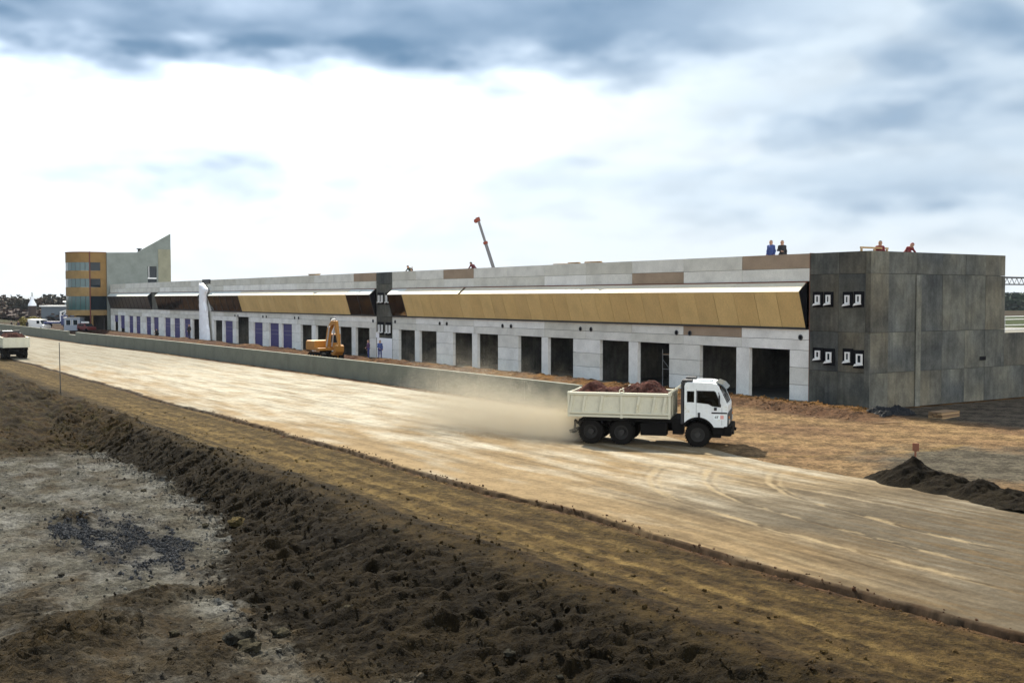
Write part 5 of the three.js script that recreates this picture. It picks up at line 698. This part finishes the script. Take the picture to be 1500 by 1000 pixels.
// ------------------------------------------------------------------ dust behind the truck: very many fine grains in the air
{
  const R = rng(808), n = 40000, gauss = () => Math.sqrt(-2 * Math.log(1 - R())) * Math.cos(6.28318 * R());
  const g = mergeGeometries(Array.from({ length: 60 }, () => { const k = new THREE.TetrahedronGeometry(0.0036 * (0.6 + 0.8 * R())); k.rotateX(R() * 6); k.rotateY(R() * 6); return k.translate(gauss() * 0.16, gauss() * 0.14, gauss() * 0.16); }));
  const im = new THREE.InstancedMesh(g, mat([0.66, 0.60, 0.48], 1), n), m4 = new THREE.Matrix4(), q = new THREE.Quaternion(), e = new THREE.Euler(), gs = () => Math.sqrt(-2 * Math.log(1 - R())) * Math.cos(6.28318 * R());
  const back = new THREE.Vector3(-0.75, 0, 0.66), tail = truck.position.clone().addScaledVector(back, 5.6), dir = new THREE.Vector3(-0.93, 0, 0.2).normalize(), sd = new THREE.Vector3(-dir.z, 0, dir.x);
  for (let i = 0; i < n; i++) { const t = Math.pow(R(), 1.25), L = t * 10 - 0.6, sp = 0.6 + 1.1 * t, p = tail.clone().addScaledVector(dir, L + 0.2 * gs()).addScaledVector(sd, gs() * sp); const clump = fbm(p.x * 0.9, p.z * 0.9 + L, 2); p.y = Math.abs(gs()) * (0.5 + 0.95 * t + 0.4 * clump) + 0.12; q.setFromEuler(e.set(R() * 6, R() * 6, R() * 6)); const s = 0.6 + 0.8 * R(); m4.compose(p, q, new THREE.Vector3(s, s, s)); im.setMatrixAt(i, m4); }
  im.name = 'dust_cloud'; scene.add(im); tag(im, 'pale dust cloud thrown up behind the moving dump truck', 'dust', null, 'stuff');
}
// ------------------------------------------------------------------ far pit lane clutter, woods and fields
{
  const at = (x, D) => atDepth(x, D);
  let p = at(57, 214); const van = thing('delivery_van', 'white delivery van parked behind the pit wall beyond the tower', 'van', [p.x, gy(p.x, p.z), p.z], 0.5);
  obj('body', prism([[-2.3, 0.4], [2.2, 0.4], [2.25, 1.0], [1.6, 1.25], [1.1, 2.1], [-2.3, 2.15]], -0.9, 0.9, 0.06), M.white, van); obj('windscreen', prism([[1.66, 1.27], [1.17, 2.0], [1.15, 1.99], [1.6, 1.27]], -0.75, 0.75), M.darkGlass, van); for (const s of [-1, 1]) obj('side_window', box(0.3, 1.1, 1.3, 1.9, s * 0.905 - 0.01, s * 0.905 + 0.01), M.darkGlass, van);
  for (const [x, z] of [[-1.5, 0.8], [-1.5, -0.8], [1.5, 0.8], [1.5, -0.8]]) obj('wheel', new THREE.CylinderGeometry(0.34, 0.34, 0.22, 18).rotateX(Math.PI / 2).translate(x, 0.34, z), M.tyre, van);
  p = at(108, 203); const cab = thing('site_cabin', 'pale grey site cabin with two windows before curved tower', 'cabin', [p.x, gy(p.x, p.z) + 0.1, p.z], 1.0);
  obj('cabin_wall', rbox(-1.5, 1.5, 0, 2.3, -1.1, 1.1, 0.04), mat([0.22, 0.26, 0.32], 0.6), cab); obj('cabin_roof', rbox(-1.6, 1.6, 2.31, 2.45, -1.2, 1.2, 0.03), M.galv, cab); for (const x of [-0.65, 0.65]) { const w = obj('window', box(x - 0.42, x + 0.42, 1.05, 1.95, 1.1, 1.13), M.darkGlass, cab); obj('frame', [box(x - 0.48, x - 0.42, 1.0, 2.0, 1.1, 1.15), box(x + 0.42, x + 0.48, 1.0, 2.0, 1.1, 1.15)], M.white, w); }
  p = at(84, 214); const lc = thing('loader_crane_truck', 'blue flatbed truck with folded white loading crane', 'truck', [p.x, gy(p.x, p.z), p.z], 0.9);
  obj('cab', prism([[1.2, 0.6], [3, 0.6], [3, 1.6], [2.8, 2.5], [1.2, 2.5]], -1.1, 1.1, 0.06), M.blue, lc); obj('windscreen', box(2.9, 2.95, 1.6, 2.3, -0.9, 0.9).rotateZ(0), M.darkGlass, lc); obj('flatbed', rbox(-3.2, 1.0, 0.9, 1.3, -1.15, 1.15, 0.03), M.blue, lc); obj('crane_arm', [beam([0.6, 1.3, 0], [0.6, 3.2, 0], 0.25, 0.25), beam([0.6, 3.15, 0], [2.1, 3.55, 0], 0.2, 0.25), beam([2.1, 3.55, 0], [1.2, 2.7, 0], 0.16, 0.2)], M.white, lc); for (const x of [-2.2, 2.1]) for (const z of [-0.95, 0.95]) obj('wheel', new THREE.CylinderGeometry(0.5, 0.5, 0.3, 18).rotateX(Math.PI / 2).translate(x, 0.5, z), M.tyre, lc);
  p = at(126, 201); const rc = thing('red_car', 'dark red hatchback with white roof box parked before curved tower', 'car', [p.x, gy(p.x, p.z), p.z], 0.3);
  obj('body', prism([[-2, 0.3], [2, 0.3], [2.05, 0.75], [1.1, 0.9], [0.5, 1.4], [-1.6, 1.4], [-2, 0.9]], -0.8, 0.8, 0.06), M.redPaint, rc); obj('side_window', [box(-1.4, 0.45, 0.98, 1.3, 0.8, 0.815), box(-1.4, 0.45, 0.98, 1.3, -0.815, -0.8)], M.darkGlass, rc); obj('windscreen', prism([[1.12, 0.93], [0.56, 1.38], [0.52, 1.37], [1.06, 0.93]], -0.7, 0.7), M.darkGlass, rc); obj('roof_box', rbox(-1.2, 0.3, 1.46, 1.75, -0.4, 0.4, 0.08), M.white, rc); for (const x of [-1.3, 1.3]) for (const z of [-0.75, 0.75]) obj('wheel', new THREE.CylinderGeometry(0.3, 0.3, 0.2, 18).rotateX(Math.PI / 2).translate(x, 0.3, z), M.tyre, rc);
  p = at(92, 300); const shed = thing('white_roof_shed', 'low grey shed with two stepped white roofs beyond the tower', 'shed', [p.x, 0, p.z], -YAW); shed.rotation.y = -YAW + 0.2;
  obj('shed_wall', [box(-6, 8, 0, 3.9, -6, 0), box(-2, 10, 0, 5.1, -12, -6.1)], mat([0.10, 0.12, 0.14], 0.8), shed); obj('roof', box(-6.4, 8.4, 3.91, 4.25, -6.05, 0.4), M.white, shed); obj('roof', box(-2.4, 10.4, 5.11, 5.5, -12.4, -5.7), M.white, shed);
  shed.rotation.y = Math.atan2(-RIGHT.z, RIGHT.x);
  p = at(47, 262); const tent = thing('pointed_marquee', 'white pointed marquee with tall pale mast before dark woods', 'marquee', [p.x, 4.2, p.z]); tent.position.y = 0; tent.scale.set(0.62, 1, 0.62);
  obj('canvas', new THREE.LatheGeometry([[1.55, 4.4], [1.45, 4.9], [1.0, 5.3], [0.6, 5.9], [0.42, 6.6]].map(q => new THREE.Vector2(...q)), 20), M.plasticD, tent); obj('mast', bar([0, 0, 0], [0, 7.6, 0], 0.25, 10), M.canopyGrey, tent); obj('side_wall', new THREE.CylinderGeometry(1.5, 1.5, 4.4, 20, 1, true).translate(0, 2.2, 0), mat([0.05, 0.036, 0.032], 0.9, { side: THREE.DoubleSide }), tent);
  // woods: leaf clumps
  const R = rng(606), clump = (() => { const gs = []; for (let k = 0; k < 90; k++) { const g = new THREE.PlaneGeometry(0.36, 0.3); const th = Math.acos(2 * R() - 1), ph = R() * 6.283, r = Math.cbrt(0.25 + 0.75 * R()); g.rotateX(R() * 6); g.rotateY(R() * 6); const f = 1 + 0.25 * Math.sin(ph * 3) * Math.sin(th * 2); g.translate(r * f * Math.sin(th) * Math.cos(ph), r * Math.cos(th), r * f * Math.sin(th) * Math.sin(ph)); gs.push(g); } const m = mergeGeometries(gs); m.deleteAttribute('uv'); const c = new Float32Array(m.attributes.position.count * 3); for (let i = 0; i < c.length / 3; i += 4) { const v = 0.75 + 0.5 * R(); for (let q = 0; q < 4; q++) c.set([v, v, v], (i + q) * 3); } m.setAttribute('color', new THREE.BufferAttribute(c, 3)); return m; })();
  const wood = (name, label, list) => { const im = new THREE.InstancedMesh(clump, M.foliage, list.length), m4 = new THREE.Matrix4(), q = new THREE.Quaternion(), cc = new THREE.Color(); list.forEach(([x, y, z, s, h, c], i) => { q.setFromEuler(new THREE.Euler(0, R() * 6, 0)); m4.compose(new THREE.Vector3(x, y, z), q, new THREE.Vector3(s, h, s)); im.setMatrixAt(i, m4); im.setColorAt(i, cc.setRGB(...c)); }); im.name = name; im.castShadow = im.receiveShadow = true; scene.add(im); return tag(im, label, 'woods', null, 'stuff'); };
  const near = [], right = [];
  for (let k = 0; k < 1700; k++) { const D = 430 + 120 * R(), x = -60 + 330 * R(), q = at(x, D), h = 2.7 + 0.6 * R() + (R() < 0.02 ? 1.2 : 0) + 0.5 * fbm(x * 0.03, 1, 2); near.push([q.x, groundHeight(q.x, q.z) + h * 0.8, q.z, 2.5 + 2 * R(), h, R() < 0.25 ? [0.05, 0.028, 0.016] : [0.02 + 0.012 * R(), 0.022, 0.012]]); }
  for (let k = 0; k < 200; k++) { const D = 300 + 60 * R(), x = -40 + 160 * R(), q = at(x, D), h = 0.9 + 0.8 * R(); near.push([q.x, groundHeight(q.x, q.z) + h * 0.8, q.z, 2 + 2 * R(), h, R() < 0.5 ? [0.05, 0.028, 0.018] : [0.035, 0.019, 0.02]]); }
  for (let k = 0; k < 900; k++) { const D = 560 + 160 * R(), x = 1250 + 420 * R(), q = at(x, D), h = 5 + 2 * R(); right.push([q.x, groundHeight(q.x, q.z) + h * 0.3, q.z, 5 + 3 * R(), h, [0.022, 0.034 + 0.012 * R(), 0.02]]); }
  wood('distant_woods', 'dark brown woods along the horizon beyond the tower', near); wood('hillside_woods', 'dark blue green woods beyond field behind the concrete wing', right);
  // far ridge behind the right woods
  const rx = Array.from({ length: 60 }, (_, i) => i / 59), P = [], I = [], cx = []; for (let i = 0; i < 60; i++) { const q = at(900 + 1100 * rx[i], 2200), h = 9 + 7 * fbm(rx[i] * 5, 3, 3) + 4; const q2 = at(900 + 1100 * rx[i], 2500); P.push(q.x, -20, q.z, (q.x + q2.x) / 2, h, (q.z + q2.z) / 2, q2.x, -20, q2.z); } for (let i = 0; i < 59; i++) for (let k = 0; k < 2; k++) { const a = i * 3 + k; I.push(a, a + 3, a + 1, a + 1, a + 3, a + 4); }
  const rg = new THREE.BufferGeometry(); rg.setAttribute('position', new THREE.Float32BufferAttribute(P, 3)); rg.setIndex(I); rg.computeVertexNormals(); tag(obj('far_hills', rg, mat([0.045, 0.065, 0.035], 1, { side: THREE.DoubleSide })), 'pale blue hills on the horizon behind the concrete wing', 'hills', null, 'structure');
  const bu = at(42, 222), bush = new THREE.InstancedMesh(clump, M.foliage, 14), m4 = new THREE.Matrix4(), cc = new THREE.Color(); for (let i = 0; i < 14; i++) { m4.compose(new THREE.Vector3(bu.x + (R() - 0.5) * 4, 1.0 + 0.6 * R(), bu.z + (R() - 0.5) * 4), new THREE.Quaternion(), new THREE.Vector3(1, 1, 1).multiplyScalar(0.8 + 0.4 * R())); bush.setMatrixAt(i, m4); bush.setColorAt(i, cc.setRGB(0.19, 0.16, 0.045)); } bush.name = 'shrub_thicket'; scene.add(bush); tag(bush, 'yellow green thicket of shrubs behind the pit wall', 'shrubs', null, 'stuff');
}
scene.fog = new THREE.FogExp2(new THREE.Color().setRGB(0.75, 0.85, 1.0), 0.00005);
renderer.render(scene, camera);
